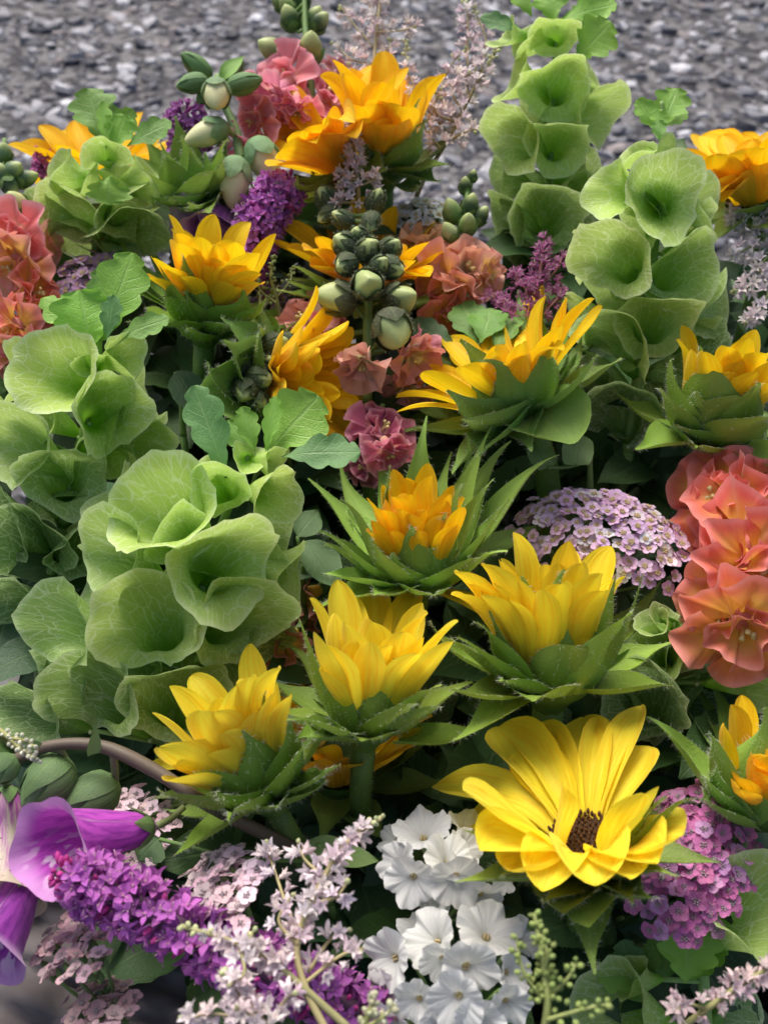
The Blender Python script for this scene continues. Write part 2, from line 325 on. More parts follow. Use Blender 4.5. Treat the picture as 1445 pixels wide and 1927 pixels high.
# ================================================================== plant builders
def near_on(path_px, u, v):
    i = int(np.argmin((path_px[:, 0] - u)**2 + (path_px[:, 1] - v)**2)); return i
def bell_mesh(S, C, n, R, flare=1.):
    L = np.linalg.norm(C - S)
    if L > 1.9 * R: S0 = C + (S - C) * (1.9 * R / L)
    else: S0 = S
    rows, seg = 13, 44; s = np.linspace(0, 1, rows)
    spine = bez(S0, S0 + (C - S0) * .3, C - n * R * .75, C, rows); T = np.gradient(spine, axis=0)
    r = R * np.interp(s, [0, .1, .35, .65, .85, .95, 1], [.05, .15, .34, .57, .79, .94, 1.05 * flare])
    ph = rng.uniform(0, 6.28, 4); sad = rng.uniform(.16, .36); V, U = [], []; x, _ = perp(n)
    k5 = [ph[3] + q * 1.2566 for q in range(5)]
    for i in range(rows):
        t = nrm(T[i]) * (1 - s[i]) + n * s[i]; t = nrm(t); x = nrm(x - t * x.dot(t)); y = np.cross(t, x); e = s[i]**2.2
        for j in range(seg):
            a = 6.2832 * j / seg; rr = r[i] * (1 + e * (.07 * math.cos(2 * a + ph[0]) + .05 * math.cos(3 * a + ph[1]) + .034 * math.cos(7 * a + ph[2]) + .012 * math.cos(13 * a + ph[0])))
            ax = e * R * (sad * math.cos(2 * a + ph[1]) + .07 * math.cos(3 * a + ph[2]) + .03 * math.cos(5 * a + ph[0]))
            if i == rows - 1:
                m = min(abs((a - q + math.pi) % 6.2832 - math.pi) for q in k5); rr *= 1 + .09 * max(0, 1 - m / .13); ax -= .06 * R
            V.append(spine[i] + rr * (math.cos(a) * x + math.sin(a) * y) + n * ax); U.append((.5 + .5 * s[i] * math.cos(a), .5 + .5 * s[i] * math.sin(a)))
    return np.array(V), gridfaces(rows, seg, True), U, S0
def lobed_leaf(parent, b, t, W, hint, color, k=3.5, amt=.42, mat=None, cup=.12, name='leaf', prof='fan', t0=None):
    L = np.linalg.norm(t - b); v, f, u = blade(b, t, t0 if t0 is not None else nrm(t - b) + hint * .35, hint, W, prof, cup, .02, None, 30, 9, random.uniform(-.25, .25), .10, (k, amt)); return part(name, v, f, mat or M_LEAF, parent, u, color)
G_YOUNG, G_MID, G_OLD, G_DEEP = (.54, .72, .15), (.48, .66, .16), (.37, .55, .14), (.22, .37, .11)
def bell_spike(label, path, bells, leaves):
    """path: (u, v, d) points from the tip down; bells: (u, v, radius px, angle, tilt to viewer, tone 0 young..3 old[, nearer m])"""
    pp = smoothpath([(u, v, Z(v) + d) for u, v, d in path], 60); pp[:, 2] = pp[:, 2].mean() + .015 + (pp[:, 2] - pp[:, 2].mean()) * .45; pts = np.array([CAM + RAY(u, v) * z for u, v, z in pp])
    t = thing('bells_of_ireland', label, 'flower spike', pts[-1], 'bells of ireland spikes')
    v, f, u = tube(pts, [.0010, .0020, .0030], 8); part('stem', v, f, M_STEM, t, u, (.22, .36, .10)); stem_down(pts[-1], pts[-1] - pts[-4], .0036, .004, M_STEM, t, (.16, .28, .08), .05)
    peds = []; tones = [G_YOUNG, G_MID, G_OLD, G_DEEP]
    for b in bells:
        bu, bv, R, ang, tc, tone = b[:6]; R = R * 1.04; i = near_on(pp, bu, bv)
        step = max(1, int(R * .45 / max(1., np.hypot(*(pp[-1, :2] - pp[0, :2])) / 60))); i = min(59, i + step); S = pts[i]; dep = pp[i, 2]; Rm = R * K * dep
        zc = dep - Rm * (.45 + 1.15 * math.sin(math.radians(tc))) - (b[6] if len(b) > 6 else 0); C = CAM + RAY(bu, bv) * zc; n = DIR(bu, bv, ang, tc); Rm = R * K * zc
        V, F, U, S0 = bell_mesh(S, C, n, Rm)
        o = part('bell', V, F, M_BELL, t, U, vary(tones[tone], .07))
        pv, pf, pu = pod(S0 + n * Rm * .05, n, Rm * .16, Rm * .07, 5, 6); part('nutlet', pv, pf, M_GREEN, o, pu, (.55, .66, .36))
        if np.linalg.norm(S0 - S) > .002: peds.append(tube(np.linspace(S, S0 + (S0 - S) * .05, 4), .0011, 6))
    for q in peds: part('pedicel', q[0], q[1], M_STEM, t, q[2], (.26, .42, .12))
    for (bu, bv, tu, tv, Wp, d, tone, *r) in leaves:
        i = near_on(pp, bu, bv); b = CAM + RAY(bu, bv) * (pp[i, 2] + d); tp = CAM + RAY(tu, tv) * (pp[i, 2] + d + (r[0] if r else 0))
        lobed_leaf(t, b, tp, Wp * K * pp[i, 2], DIR(bu, bv, 90, 60), vary([(.26, .50, .07), (.20, .40, .08), (.14, .30, .10)][tone], .08))
    return t
LEMON, GOLD, AMBER = (.96, .82, .05), (.96, .71, .012), (.95, .62, .008)
def sunflower(label, c, axis, tips=(), L=.05, target=35, W=.0085, bracts=(), BL=.042, btarget=60, BW=.0085, auto=(10, 25, 55), bauto=(14, 50, 85), R=.013, col=GOLD, bcol=(.16, .29, .045), hair=170, stemto=None, group='sunflowers'):
    bcol = (bcol[0] * 1.55, bcol[1] * 1.32, bcol[2] * 1.3); u, v, d = c; C = P(u, v, d); A = DIR(u, v, *axis)
    t = thing('sunflower', label, 'sunflower', C - A * .02, group); dep = Z(v) + d
    x, y = perp(A); R0 = R
    # receptacle, disc, stem
    s = np.linspace(0, 1, 9); prof = np.interp(s, [0, .25, .5, .8, 1], [.32, .5, .82, 1.05, 1.08]) * R; V, U = [], []
    for i in range(9):
        for j in range(18): a = j / 18 * 6.2832; V.append(C - A * R * 1.15 * (1 - s[i]) + prof[i] * (math.cos(a) * x + math.sin(a) * y)); U.append((j / 18, s[i]))
    part('receptacle', V, gridfaces(9, 18, True), M_STEM, t, U, (.10, .19, .035))
    DV, DU = [], []
    for i in range(7):
        q = i / 6
        for j in range(24): a = j / 24 * 6.2832; DV.append(C + A * R * (.12 + .12 * math.cos(q * 4.4) + random.uniform(-.05, .05)) + q * R * 1.05 * (math.cos(a + i * .13) * x + math.sin(a + i * .13) * y)); DU.append((q, j / 24))
    dd = part('disc', DV, gridfaces(7, 24, True), M_DISC, t, DU, (.06, .028, .01))
    fl = []
    for i in range(130):
        q = math.sqrt((i + .5) / 130) * R * 1.02; a = i * 2.39996; b = C + A * R * .2 + q * (math.cos(a) * x + math.sin(a) * y); fl.append(pod(b, nrm(A + .3 * (b - C) / R), R * .2, R * .055, 4, 5))
    V, F, U = join(fl); part('disc_florets', V, F, M_DISC, dd, U, (.10, .04, .012), kind='stuff')
    so_, spath = stem_down(C - A * R * 1.05, -A, R * .36, .0045, M_STEM, t, (.12, .22, .05), .06)
    HP, HD = [], []
    for p in spath[:6]:
        for _ in range(hair // 3): q = rng.normal(0, 1, 3); q = nrm(q - nrm(-A) * q.dot(-A)); HP.append(p + q * R * .34 + A * random.uniform(-.006, .006)); HD.append(q)
    def solve(tu, tv, length, targ, back, pref):
        ray = nrm(RAY(tu, tv)); X = CAM + RAY(tu, tv) * (dep + pref * .012)
        for _ in range(4):
            e = X - C; e = nrm(e - A * e.dot(A)); b = C + e * R0 - A * back; m = b - CAM; tc_ = ray.dot(m); h2 = m.dot(m) - tc_ * tc_; q = math.sqrt(max(0, length * length - h2)); best = None
            for sg in (-1, 1):
                Y = CAM + ray * (tc_ + sg * q); al = math.degrees(math.acos(np.clip(nrm(Y - b).dot(A), -1, 1))); sc_ = abs(al - targ) - ((22 if back == 0 else 200) if sg == pref else 0)
                if best is None or sc_ < best[0]: best = (sc_, Y)
            X = best[1]
        e = X - C; e = nrm(e - A * e.dot(A)); return C + e * R0 - A * back, X, e
    def ray_petal(b, tip, e, ws, k):
        al = math.acos(np.clip(nrm(tip - b).dot(A), -1, 1)); a0 = min(al, .9) * .75 + .05; l = np.linalg.norm(tip - b)
        t0 = math.cos(a0) * A + math.sin(a0) * e; ch = nrm(tip - b); t1 = nrm(ch + (e * .5 - A * .25) * random.uniform(-.4, .9) + rng.normal(0, .12, 3))
        if al > 1.05 and e.dot(-nrm(RAY(u, v))) > .25: t1 = nrm(ch * .7 + e * .25 - A * random.uniform(.5, 1.1)); t0 = nrm(t0 + A * .5)
        V, F, U = blade(b, tip, t0, A * 1.1 - e * .9, W * .84 * ws * random.uniform(.9, 1.12), 'ray', random.uniform(.3, .7), .055, t1, 13, 9, random.uniform(-.35, .35), .04)
        part('petal', V, F, M_RAY, t, U, vary(col, .05))
    for q in tips:
        tu, tv = q[:2]; ws = q[2] if len(q) > 2 else 1.; ls = q[3] if len(q) > 3 else 1.; tg = q[4] if len(q) > 4 else target
        b, tip, e = solve(tu, tv, L * ls, tg, 0., -1 if ls <= .95 else 1); ray_petal(b, tip, e, ws, 0)
    n, a0, a1 = auto; n = int(n * 1.5); z0 = random.uniform(0, 6.28)
    for i in range(n):
        a = z0 + i * 2.39996; e = math.cos(a) * x + math.sin(a) * y; al = math.radians(random.uniform(a0, a1)); b = C + e * R * random.uniform(.82, .98)
        ray_petal(b, b + L * random.uniform(.8, 1.) * (math.cos(al) * A + math.sin(al) * e), e, random.uniform(.8, 1), 1)
    def bract(b, tip, e, ws, pf, cl):
        nonlocal HP, HD
        al = math.acos(np.clip(nrm(tip - b).dot(A), -1, 1)); a0 = min(1.5, al + .25); t0 = math.cos(a0) * A + math.sin(a0) * e; ch = nrm(tip - b)
        t1 = nrm(ch + (e * .7 - A * .1) * random.uniform(-.5, 1.) + rng.normal(0, .25, 3)); h = A * 1. - e * 1.
        V, F, U = blade(b, tip, t0, h, BW * 1.12 * ws * random.uniform(.9, 1.12), pf, .42, .05, t1, 14, 7, random.uniform(-.3, .3), .04)
        part('bract', V, F, M_BRACT, t, U, vary(cl, .14))
        G = V.reshape(14, 7, 3)
        ii = rng.integers(0, 13, hair); f = rng.random(hair)[:, None]; sd_ = rng.choice([0, 0, 6, 6, 1, 2, 3, 4, 5], hair); p = G[ii, sd_] * (1 - f) + G[ii + 1, sd_] * f; o = G[ii, sd_] - G[ii, 3]; o /= np.linalg.norm(o, axis=1)[:, None] + 1e-9
        bk = np.cross(G[ii + 1, 3] - G[ii, 3], G[ii, 5] - G[ii, 1]); bk /= np.linalg.norm(bk, axis=1)[:, None] + 1e-12; bk *= np.sign(bk @ e)[:, None]; ed = np.isin(sd_, (0, 6))[:, None]
        HP.extend(p); HD.extend(o * np.where(ed, 1, .2) + bk * np.where(ed, .35, 1.) + ch * .3)
    for q in bracts:
        tu, tv = q[:2]; ws = q[2] if len(q) > 2 else 1.; ls = q[3] if len(q) > 3 else 1.; tg = q[4] if len(q) > 4 else btarget
        b, tip, e = solve(tu, tv, BL * ls, tg, R * .35, -1 if ls <= 1.2 else 1); bract(b, tip, e, ws, 'round' if ws > 1.3 else 'bract', bcol)
    n, a0, a1 = bauto
    for i in range(n):
        a = z0 + i * 2.39996 + .5; e = math.cos(a) * x + math.sin(a) * y; al = math.radians(random.uniform(a0, a1)); b = C + e * R * 1.02 - A * R * random.uniform(.25, .7)
        bract(b, b + BL * random.uniform(.65, 1.) * (math.cos(al) * A + math.sin(al) * e), e, random.uniform(.8, 1.1), 'bract', bcol)
    V, F = hairs(HP, HD, .0021); part('hairs', V, F, M_HAIR, t, None, (.62, .68, .52), kind='stuff')
    return t
def ruffle_petal(b, T, N, L, spread, ruf, cup, rows=11, seg=21, k=3.):
    B = np.cross(N, T); V, U = [], []; ph = rng.uniform(0, 6.28, 3)
    for i in range(rows):
        r = .06 + .94 * i / (rows - 1)
        for j in range(seg):
            th = spread * (j / (seg - 1) - .5) * 2; rr = r * L * (1 - .12 * (th / spread)**2 + .06 * r * math.sin(5 * th + ph[0]))
            h = cup * L * (r * r) + ruf * L * r**2.2 * (math.sin(k * th * 1.5 + ph[1]) + .5 * math.sin(k * 2.9 * th + ph[2])) - .25 * L * r * (th / 1.6)**2 * -1
            V.append(b + rr * (math.cos(th * (.55 + .45 * r)) * T + math.sin(th * (.55 + .45 * r)) * B) + N * h); U.append((j / (seg - 1), r))
    return np.array(V), gridfaces(rows, seg), U
def bloom(parent, u, v, R, ang, tc, col, d=0., mat=None, inner=5, outer=5, op=70):
    mat = mat or (M_SNAPP if col[2] >= col[1] else M_SNAP); dep = Z(v) + d; C = CAM + RAY(u, v) * dep; A = DIR(u, v, ang, tc); Rm = R * K * dep; x, y = perp(A); z0 = random.uniform(0, 6.28)
    base = C - A * Rm * .5
    V, F, U = pod(C - A * Rm * 1.15, A, Rm * .8, Rm * .3, 6, 10, ([0, 1], [.6, 1])); fl = part('tube', V, F, mat, parent, U, vary(col))
    for i in range(outer + inner):
        inn = i >= outer; a = z0 + (i if not inn else i * 1.0 + .4) * 6.2832 / (outer if not inn else max(1, inner)) + random.uniform(-.2, .2); e = math.cos(a) * x + math.sin(a) * y
        al = math.radians((op if not inn else op * .42) + random.uniform(-14, 14)); T = math.cos(al) * A + math.sin(al) * e; N = math.sin(al) * A - math.cos(al) * e
        V, F, U = ruffle_petal(base + e * Rm * (.12 if not inn else .05), T, N, Rm * (1.2 if not inn else .9) * random.uniform(.85, 1.12), random.uniform(.75, 1.0), random.uniform(.10, .20) if not inn else .21, random.uniform(-.3, .1), k=random.uniform(2.4, 4.6))
        part('petal', V, F, mat, parent, U, vary(col, .12))
    for i in range(4 if inner else 0):
        a = random.uniform(0, 6.28); b = C - A * Rm * .35; V, F, U = tube(smoothpath([b, b + A * Rm * .25 + .06 * Rm * x * math.cos(a), b + A * Rm * .45 + Rm * .14 * (math.cos(a) * x + math.sin(a) * y)], 6), [Rm * .03, Rm * .03, Rm * .06], 6); part('stamen', V, F, M_CENTRE, parent, U, (.75, .62, .28))
BUDP = ([0, .1, .35, .6, .8, .92, 1], [.4, .78, 1, .9, .62, .34, .06])
def bud(parent, u, v, Lp, Wp, ang, tc, col, d=0., mat=None, sep=5, sepcol=(.12, .22, .06), seplen=.55, ribs=0, fuzz=0, name='bud'):
    """u, v: middle of the bud"""
    dep = Z(v) + d; A = DIR(u, v, ang, tc); Lm = Lp * K * dep; R = Wp * .5 * K * dep; C = CAM + RAY(u, v) * dep; b = C - A * Lm * .5
    V, F, U = pod(b, A, Lm, R, 12, 16, BUDP, ribs, .11); V = V + (perp(A)[0] * math.cos(u) + perp(A)[1] * math.sin(u))[None] * (R * .4 * np.array(U)[:, 1:2]**2) * (1 if fuzz else 0); o = part(name, V, F, mat or M_BUDG, parent, U, vary(col))
    x, y = perp(A); HP, HD = [], []
    for i in range(sep):
        a0 = i * 6.2832 / sep + .3; e = math.cos(a0) * x + math.sin(a0) * y; V, U = [], []
        for q in range(8):
            s = q / 7 * seplen; hw = 3.1416 / sep * 1.2 * float(np.interp(q / 7, [0, .3, .6, .85, 1], [1, 1, .85, .5, .06])); rr = R * (float(np.interp(s, *BUDP)) * (1.08 + (.07 if ribs else 0)) + .03 + .12 * (q / 7)**3 + .03 * (i % 2))
            for k in range(5):
                aa = a0 + hw * (k / 2 - 1); V.append(b + (perp(A)[0] * math.cos(u) + perp(A)[1] * math.sin(u)) * (R * .4 * s * s * (1 if fuzz else 0)) + A * Lm * (s - .02) + rr * (math.cos(aa) * x + math.sin(aa) * y)); U.append((k / 4, q / 7))
        V = np.array(V); part('sepal', V, gridfaces(8, 5), M_BRACT, o, U, vary(sepcol))
        if fuzz:
            for _ in range(fuzz): k = random.randrange(len(V)); HP.append(V[k]); HD.append(e + A * .3)
    if fuzz: V, F = hairs(HP, HD, .0014); part('hairs', V, F, M_HAIR, o, None, (.4, .46, .36), kind='stuff')
    return o, b, A
def stalks(parent, pts, r, col, name='stem', seg=8, mat=None):
    path = smoothpath([P(*q) for q in pts], max(6, 6 * len(pts))); V, F, U = tube(path, r, seg); return part(name, V, F, mat or M_STEM, parent, U, col), path
def twig(parent, a, b, r, col, name='pedicel'):
    a, b = np.asarray(a), np.asarray(b); m = (a + b) / 2 + np.array([0, 0, -.1]) * np.linalg.norm(b - a); V, F, U = tube(smoothpath([a, m, b], 7), r, 6); part(name, V, F, M_STEM, parent, U, col)
def snapdragon(label, stem, buds, blooms, scol=(.16, .27, .08), bmat=None):
    root = P(*stem[-1]); t = thing('snapdragon', label, 'snapdragon', root, 'snapdragons'); o, path = stalks(t, stem, [.0011, .002, .0026], scol); stem_down(path[-1], path[-1] - path[-3], .0026, .003, M_STEM, t, scol, .05)
    for q in buds:
        o, b, A = bud(t, *q[:6], q[6], *(q[7:8] or [0.]), **(q[8] if len(q) > 8 else {})); j = int(np.argmin(np.linalg.norm(path - b, axis=1))); twig(t, path[min(len(path) - 1, j + 2)], b + A * .001, .0011, scol)
    for q in blooms:
        bloom(t, *q[:6], **(q[6] if len(q) > 6 else {})); Pq = P(q[0], q[1], (q[6].get('d', 0) if len(q) > 6 else 0)) - DIR(q[0], q[1], q[3], q[4]) * q[2] * M(q[1]) * 1.1; j = int(np.argmin(np.linalg.norm(path - Pq, axis=1))); twig(t, path[min(len(path) - 1, j + 1)], Pq, .0014, scol)
    return t
# small florets: one mesh shared by every copy (unit radius)
def floret_mesh(name, petals, pw, lift, centre, rows=4, stam=0, notch=0., mats=None, prof=None, tubeL=0.):
    V, F, U, MI = [], [], [], []
    def add(v, f, u, m):
        o = len(V); V.extend(v); U.extend(u); F.extend([tuple(i + o for i in q) for q in f]); MI.extend([m] * len(f))
    for i in range(petals):
        a = i * 6.2832 / petals + random.uniform(-.1, .1); e = np.array([math.cos(a), math.sin(a), 0]); up = np.array([0, 0, 1.]); lf = lift + random.uniform(-.12, .12)
        v, f, u = blade(e * .1, e * 1. * random.uniform(.9, 1.05) + up * lf, e + up * lf * 1.4, up, pw, prof or 'strap', .25, 0, e, 6, 5); add(v, f, u, 0)
    if tubeL: v, f, u = pod(np.array([0, 0, -tubeL]), np.array([0, 0, 1.]), tubeL + .1, .26, 5, 7, ([0, .7, 1], [.4, .8, 1.2])); add(v, f, u, 0)
    for i in range(centre):
        q = .30 * math.sqrt(i / max(1, centre)); a = i * 2.4; v, f, u = pod(np.array([q * math.cos(a), q * math.sin(a), 0]), nrm(np.array([.4 * math.cos(a), .4 * math.sin(a), 1.])), .30, .105, 4, 5); add(v, f, u, 1)
    for i in range(stam):
        a = i * 2.4; e = nrm(np.array([math.cos(a) * .7, math.sin(a) * .7, .9])); v, f, u = tube([np.zeros(3), e * .45, e * .85], [.03, .025, .05], 4); add(v, f, u, 1)
    return mesh(name, V, F, None, U, True, mats or [M_FLORET, M_CENTRE], MI)
M_YC = mat_plain('yarrow_eye', .7, .1); 
def fixed(name, c, rough=.6, transl=.1):
    g = NG(name); nz = g.noise(g.obj(), 3, 3); return g.finish(g.mix(nz, c, tuple(x * .6 for x in c)), rough, transl)
M_EYE = fixed('cream_eye', (.74, .60, .32)); M_ANTH = fixed('pink_anther', (.62, .36, .46)); M_WSTAM = fixed('white_stamen', (.80, .74, .76)); M_PEYE = fixed('grey_eye', (.50, .42, .44))
YAR = [floret_mesh('yarrow_floret', 5, .43, .02 + .1 * i, 11, mats=[M_FLORET, M_EYE], prof='spoon') for i in range(3)]
YARD = [floret_mesh('yarrow_floret', 5, .45, .02 + .1 * i, 7, mats=[M_FLORET, M_PEYE], prof='spoon') for i in range(3)]
AST = [floret_mesh('astilbe_floret', 5, .24, .55 + .2 * i, 3, stam=7, mats=[M_FLORET, M_WSTAM], prof='lance', tubeL=.25) for i in range(3)]
ASTM = [floret_mesh('astilbe_floret', 5, .12, .6 + .2 * i, 2, stam=8, mats=[M_FLORET, M_ANTH], prof='lance', tubeL=.2) for i in range(2)]
VER = [floret_mesh('speedwell_floret', 4, .30, .35 + .15 * i, 1, stam=2, mats=[M_FLORET, M_ANTH], prof='lance', tubeL=1.1) for i in range(3)]
def _budmesh(name, l=1., ribs=0, mat=None):
    v, f, u = pod(np.array([0, 0, -.2]), np.array([0, 0, 1.]), 2 * l, .62, 6, 8); return mesh(name, v, f, mat or M_FLORET, u)
BALL = _budmesh('round_bud', .75); LONGB = _budmesh('long_bud', 1.2)
def yarrow(label, c, rx, ry, axis, n, col, fr=.0024, dome=.45, meshes=None, stem=True, col2=None, group='yarrow heads', gc=(.15, .24, .08)):
    u, v, d = c; dep = Z(v) + d; C = CAM + RAY(u, v) * dep; A = DIR(u, v, *axis); t_ = -nrm(RAY(u, v)); X = nrm(np.cross(A, t_)); X = X if X.dot(RIGHT) > 0 else -X; Y = np.cross(A, X); Y = Y if Y.dot(UPV) > 0 else -Y
    RX, RY = rx * K * dep, ry * K * dep / max(.35, abs(math.sin(math.radians(axis[1])))); H = dome * min(RX, RY)
    t = thing('yarrow', label, 'yarrow', C - A * .04, group); hub = C - A * (H + .035); st = []
    ncl = max(4, n // 9); cl = [(math.sqrt((i + .5) / ncl), i * 2.39996) for i in range(ncl)]
    for i in range(n):
        q = math.sqrt((i + .5) / n); a = i * 2.39996 + random.uniform(-.15, .15); q = min(1.03, q + random.uniform(-.05, .06)); lx, ly = q * math.cos(a), q * math.sin(a)
        p = C + X * lx * RX + Y * ly * RY - A * H * (q**2.2) + A * random.uniform(-.0028, .0022); N = nrm(A + (X * lx + Y * ly) * .75 * dome * 2 * q + rng.normal(0, .24, 3))
        cc = col if (col2 is None or random.random() > .2) else col2
        put('floret', random.choice(meshes or YAR), p, N, fr * 1.4 * random.uniform(.85, 1.12), t, vary(cc, .17))
        if i % 2 == 0: put('involucre', LONGB, p - N * .0052, N, .0019, t, vary(gc))
    for q, a in cl:
        p = C + X * q * math.cos(a) * RX * .92 + Y * q * math.sin(a) * RY * .92 - A * (H * q**2.2 + .0045); V, F, U = tube(smoothpath([hub, hub + (p - hub) * .55 - A * .002, p], 7), [.0009, .0006], 5); part('stalk', V, F, M_STEM, t, U, vary(gc))
    if stem: stem_down(hub + A * .002, -A, .0014, .002, M_STEM, t, gc, .05)
    return t
def plume(label, main, branches, col, fr=.0029, dens=1., rad=14, meshes=None, budtip=.2, scol=(.30, .30, .12), budcol=(.62, .66, .36), group='astilbe plumes', stem=True, name='astilbe', cat='astilbe', sr=.0013, green=False):
    """main and branches: lists of (u, v, d); florets crowd round every branch; buds at the branch tips"""
    t = thing(name, label, cat, P(*main[0]), group); o, path = stalks(t, main, [sr, sr * .45], scol)
    if stem: stem_down(path[0], path[0] - path[2], sr, sr * 1.3, M_STEM, t, scol, .04)
    for br in [main] + branches:
        isM = br is main; q = smoothpath([P(*p) for p in br], 30)
        if not isM: V, F, U = tube(q, [sr * .55, sr * .25], 6); part('branch', V, F, M_STEM, t, U, scol)
        Lm = np.linalg.norm(np.diff(q, axis=0), axis=1).sum(); N = int(Lm / .0016 * dens); sc_ = M(br[0][1], br[0][2]); T = np.gradient(q, axis=0)
        s0 = .38 if isM and len(branches) else .06
        for i in range(N):
            s = s0 + (1 - s0) * (i + random.random()) / N; k = min(29, int(s * 29.99)); x, y = perp(nrm(T[k])); a = i * 2.39996 + random.uniform(-.4, .4); e = math.cos(a) * x + math.sin(a) * y
            tp = (1 - .75 * max(0, s - .4) / .6); r = rad * sc_ * tp * random.uniform(.35, 1.); p = q[k] + e * r + nrm(T[k]) * random.uniform(-.001, .001); n = nrm(e + nrm(T[k]) * .5)
            if s > 1 - budtip or green: put('bud', BALL, p - e * r * .3, n, fr * random.uniform(.32, .48), t, vary(budcol, .1))
            else: put('floret', random.choice(meshes or AST), p, n, fr * random.uniform(.8, 1.15), t, vary(col, .15))
    return t
def spike(label, pts, rad, n, col, col2, budtip=.12, fr=.0032, group='purple speedwell spikes'):
    t = thing('speedwell_spike', label, 'flower spike', P(*pts[0]), group); o, path = stalks(t, pts, [.0016, .0008], (.16, .20, .08)); q = smoothpath([P(*p) for p in pts], 80); T = np.gradient(q, axis=0)
    stem_down(path[0], path[0] - path[2], .0016, .002, M_STEM, t, (.14, .2, .07), .03)
    V, F, U = tube(q, [M(pts[0][1]) * rad * .34] * 4 + [M(pts[-1][1]) * rad * .16], 9); part('calyx_core', V, F, M_GREEN, t, U, tuple(x * .2 + y for x, y in zip(col, (.02, .04, .01))))
    for i in range(n):
        s = (i + random.random()) / n; k = min(79, int(s * 80)); sc_ = M(np.interp(s, np.linspace(0, 1, len(pts)), [p[1] for p in pts]), pts[0][2]); x, y = perp(nrm(T[k])); a = i * 2.39996 + random.uniform(-.3, .3); e = math.cos(a) * x + math.sin(a) * y
        tp = min(1, (1 - s) * 5 + .35); r = rad * sc_ * tp; nn = nrm(e + nrm(T[k]) * random.uniform(.1, .6) + rng.normal(0, .15, 3))
        if s > 1 - budtip or random.random() < .22: put('bud', LONGB, q[k] + e * r * .6, nn, fr * random.uniform(.3, .45), t, vary(col2, .15))
        else: put('floret', random.choice(VER), q[k] + e * r * random.uniform(.62, .95), nn, fr * random.uniform(.85, 1.2), t, vary(col, .16))
    return t
def statice(label, florets, stemat, col=(.80, .81, .80)):
    t = thing('statice', label, 'statice', P(*stemat), 'white statice sprays'); hub = P(*stemat)
    stem_down(hub, np.array([0, 0, -1.]), .002, .0024, M_STEM, t, (.16, .26, .08), .05)
    for (u, v, R, ang, tc, d) in florets:
        dep = Z(v) + d; C = CAM + RAY(u, v) * dep; A = DIR(u, v, ang, tc); Rm = R * K * dep; x, y = perp(A); ph = rng.uniform(0, 6.28, 3); V, U = [], []; rows, seg = 8, 80
        for i in range(rows):
            s = i / (rows - 1)
            for j in range(seg):
                a = 6.2832 * j / seg; lob = abs(math.cos(2.5 * a + ph[0]))**.45; rr = Rm * (.06 + .94 * s) * (1 - .24 * s * s * (1 - lob) + .05 * s * math.sin(3 * a + ph[1]))
                h = Rm * (.72 * s**.7 - .16 * s**3) + Rm * s * s * (.09 * math.cos(5 * a + 2 * ph[0]) + .10 * math.sin(2 * a + ph[1]) + .03 * math.sin(20 * a + ph[2]) + .06 * math.sin(8 * a + ph[2]) + .04 * math.sin(13 * a + ph[1]))
                V.append(C - A * Rm * .35 + rr * (math.cos(a) * x + math.sin(a) * y) + A * h); U.append((j / seg, s))
        o = part('floret', V, gridfaces(rows, seg, True), M_WHITE, t, U, vary(col, .04), origin=C)
        b = C - A * Rm * .32
        for i in range(4): q = i * 1.57 + .5; vv, ff, uu = pod(b + .07 * Rm * (math.cos(q) * x + math.sin(q) * y), A, Rm * .22, Rm * .045, 4, 5); part('stamen', vv, ff, M_EYE, o, uu)
        V, F, U = pod(C - A * Rm * .95, A, Rm * .65, Rm * .13, 6, 8); part('calyx', V, F, M_GREEN, t, U, (.34, .42, .2)); twig(t, hub, C - A * Rm * .92, .0008, (.2, .32, .1), 'stalk')
    return t
def foxbell(parent, mouth, ang, tc, Rp, Lp, col, d=0., mat=None, back=None):
    """tube flower: mouth centre pixel, opening direction; back: pixel of the stalk end (u, v, d)"""
    u, v = mouth; dep = Z(v) + d; C = CAM + RAY(u, v) * dep; n = DIR(u, v, ang, tc); R = Rp * K * dep; L = Lp * K * dep; S = P(*back) if back else C - n * L
    rows, seg = 20, 40; s = np.linspace(0, 1, rows); sp = bez(S, S + (C - S) * .35, C - n * L * .4, C, rows); T = np.gradient(sp, axis=0)
    r = R * np.interp(s, [0, .05, .15, .35, .6, .8, .9, .96, 1], [.12, .26, .42, .52, .66, .76, .84, .98, 1.14]); x, _ = perp(n); V, U = [], []; dn = np.array([0, 0, -1.])
    for i in range(rows):
        t = nrm(nrm(T[i]) * (1 - s[i]**3) + n * s[i]**3); dd = nrm(dn - t * dn.dot(t)); sd_ = np.cross(t, dd); e = max(0, (s[i] - .8) / .2)**1.5
        for j in range(seg):
            a = 6.2832 * j / seg; low = max(0, math.cos(a - math.pi)); q = r[i] * (1 + e * .10 * math.cos(5 * a) + e * .05 * math.sin(3 * a + 1)); ax = e * R * (.38 * (low**1.5) - .12 + .06 * math.sin(4 * a + .6))
            V.append(sp[i] + q * (math.cos(a - math.pi) * dd + math.sin(a - math.pi) * sd_) + t * ax); U.append((j / seg, s[i]))
    o = part('bell', V, gridfaces(rows, seg, True), mat or M_FOX, parent, U, col)
    x, y = perp(nrm(T[0]))
    for i in range(5):
        a = i * 1.2566; e = math.cos(a) * x + math.sin(a) * y; V, F, U = blade(S + e * R * .08, S + nrm(T[0]) * R * .7 + e * R * .66, e + nrm(T[0]) * .3, nrm(T[0]) * .2 - e, R * .24, 'sepal', .3, 0, None, 7, 5); part('sepal', V, F, M_BRACT, parent, U, (.15, .26, .09))
    return o, S
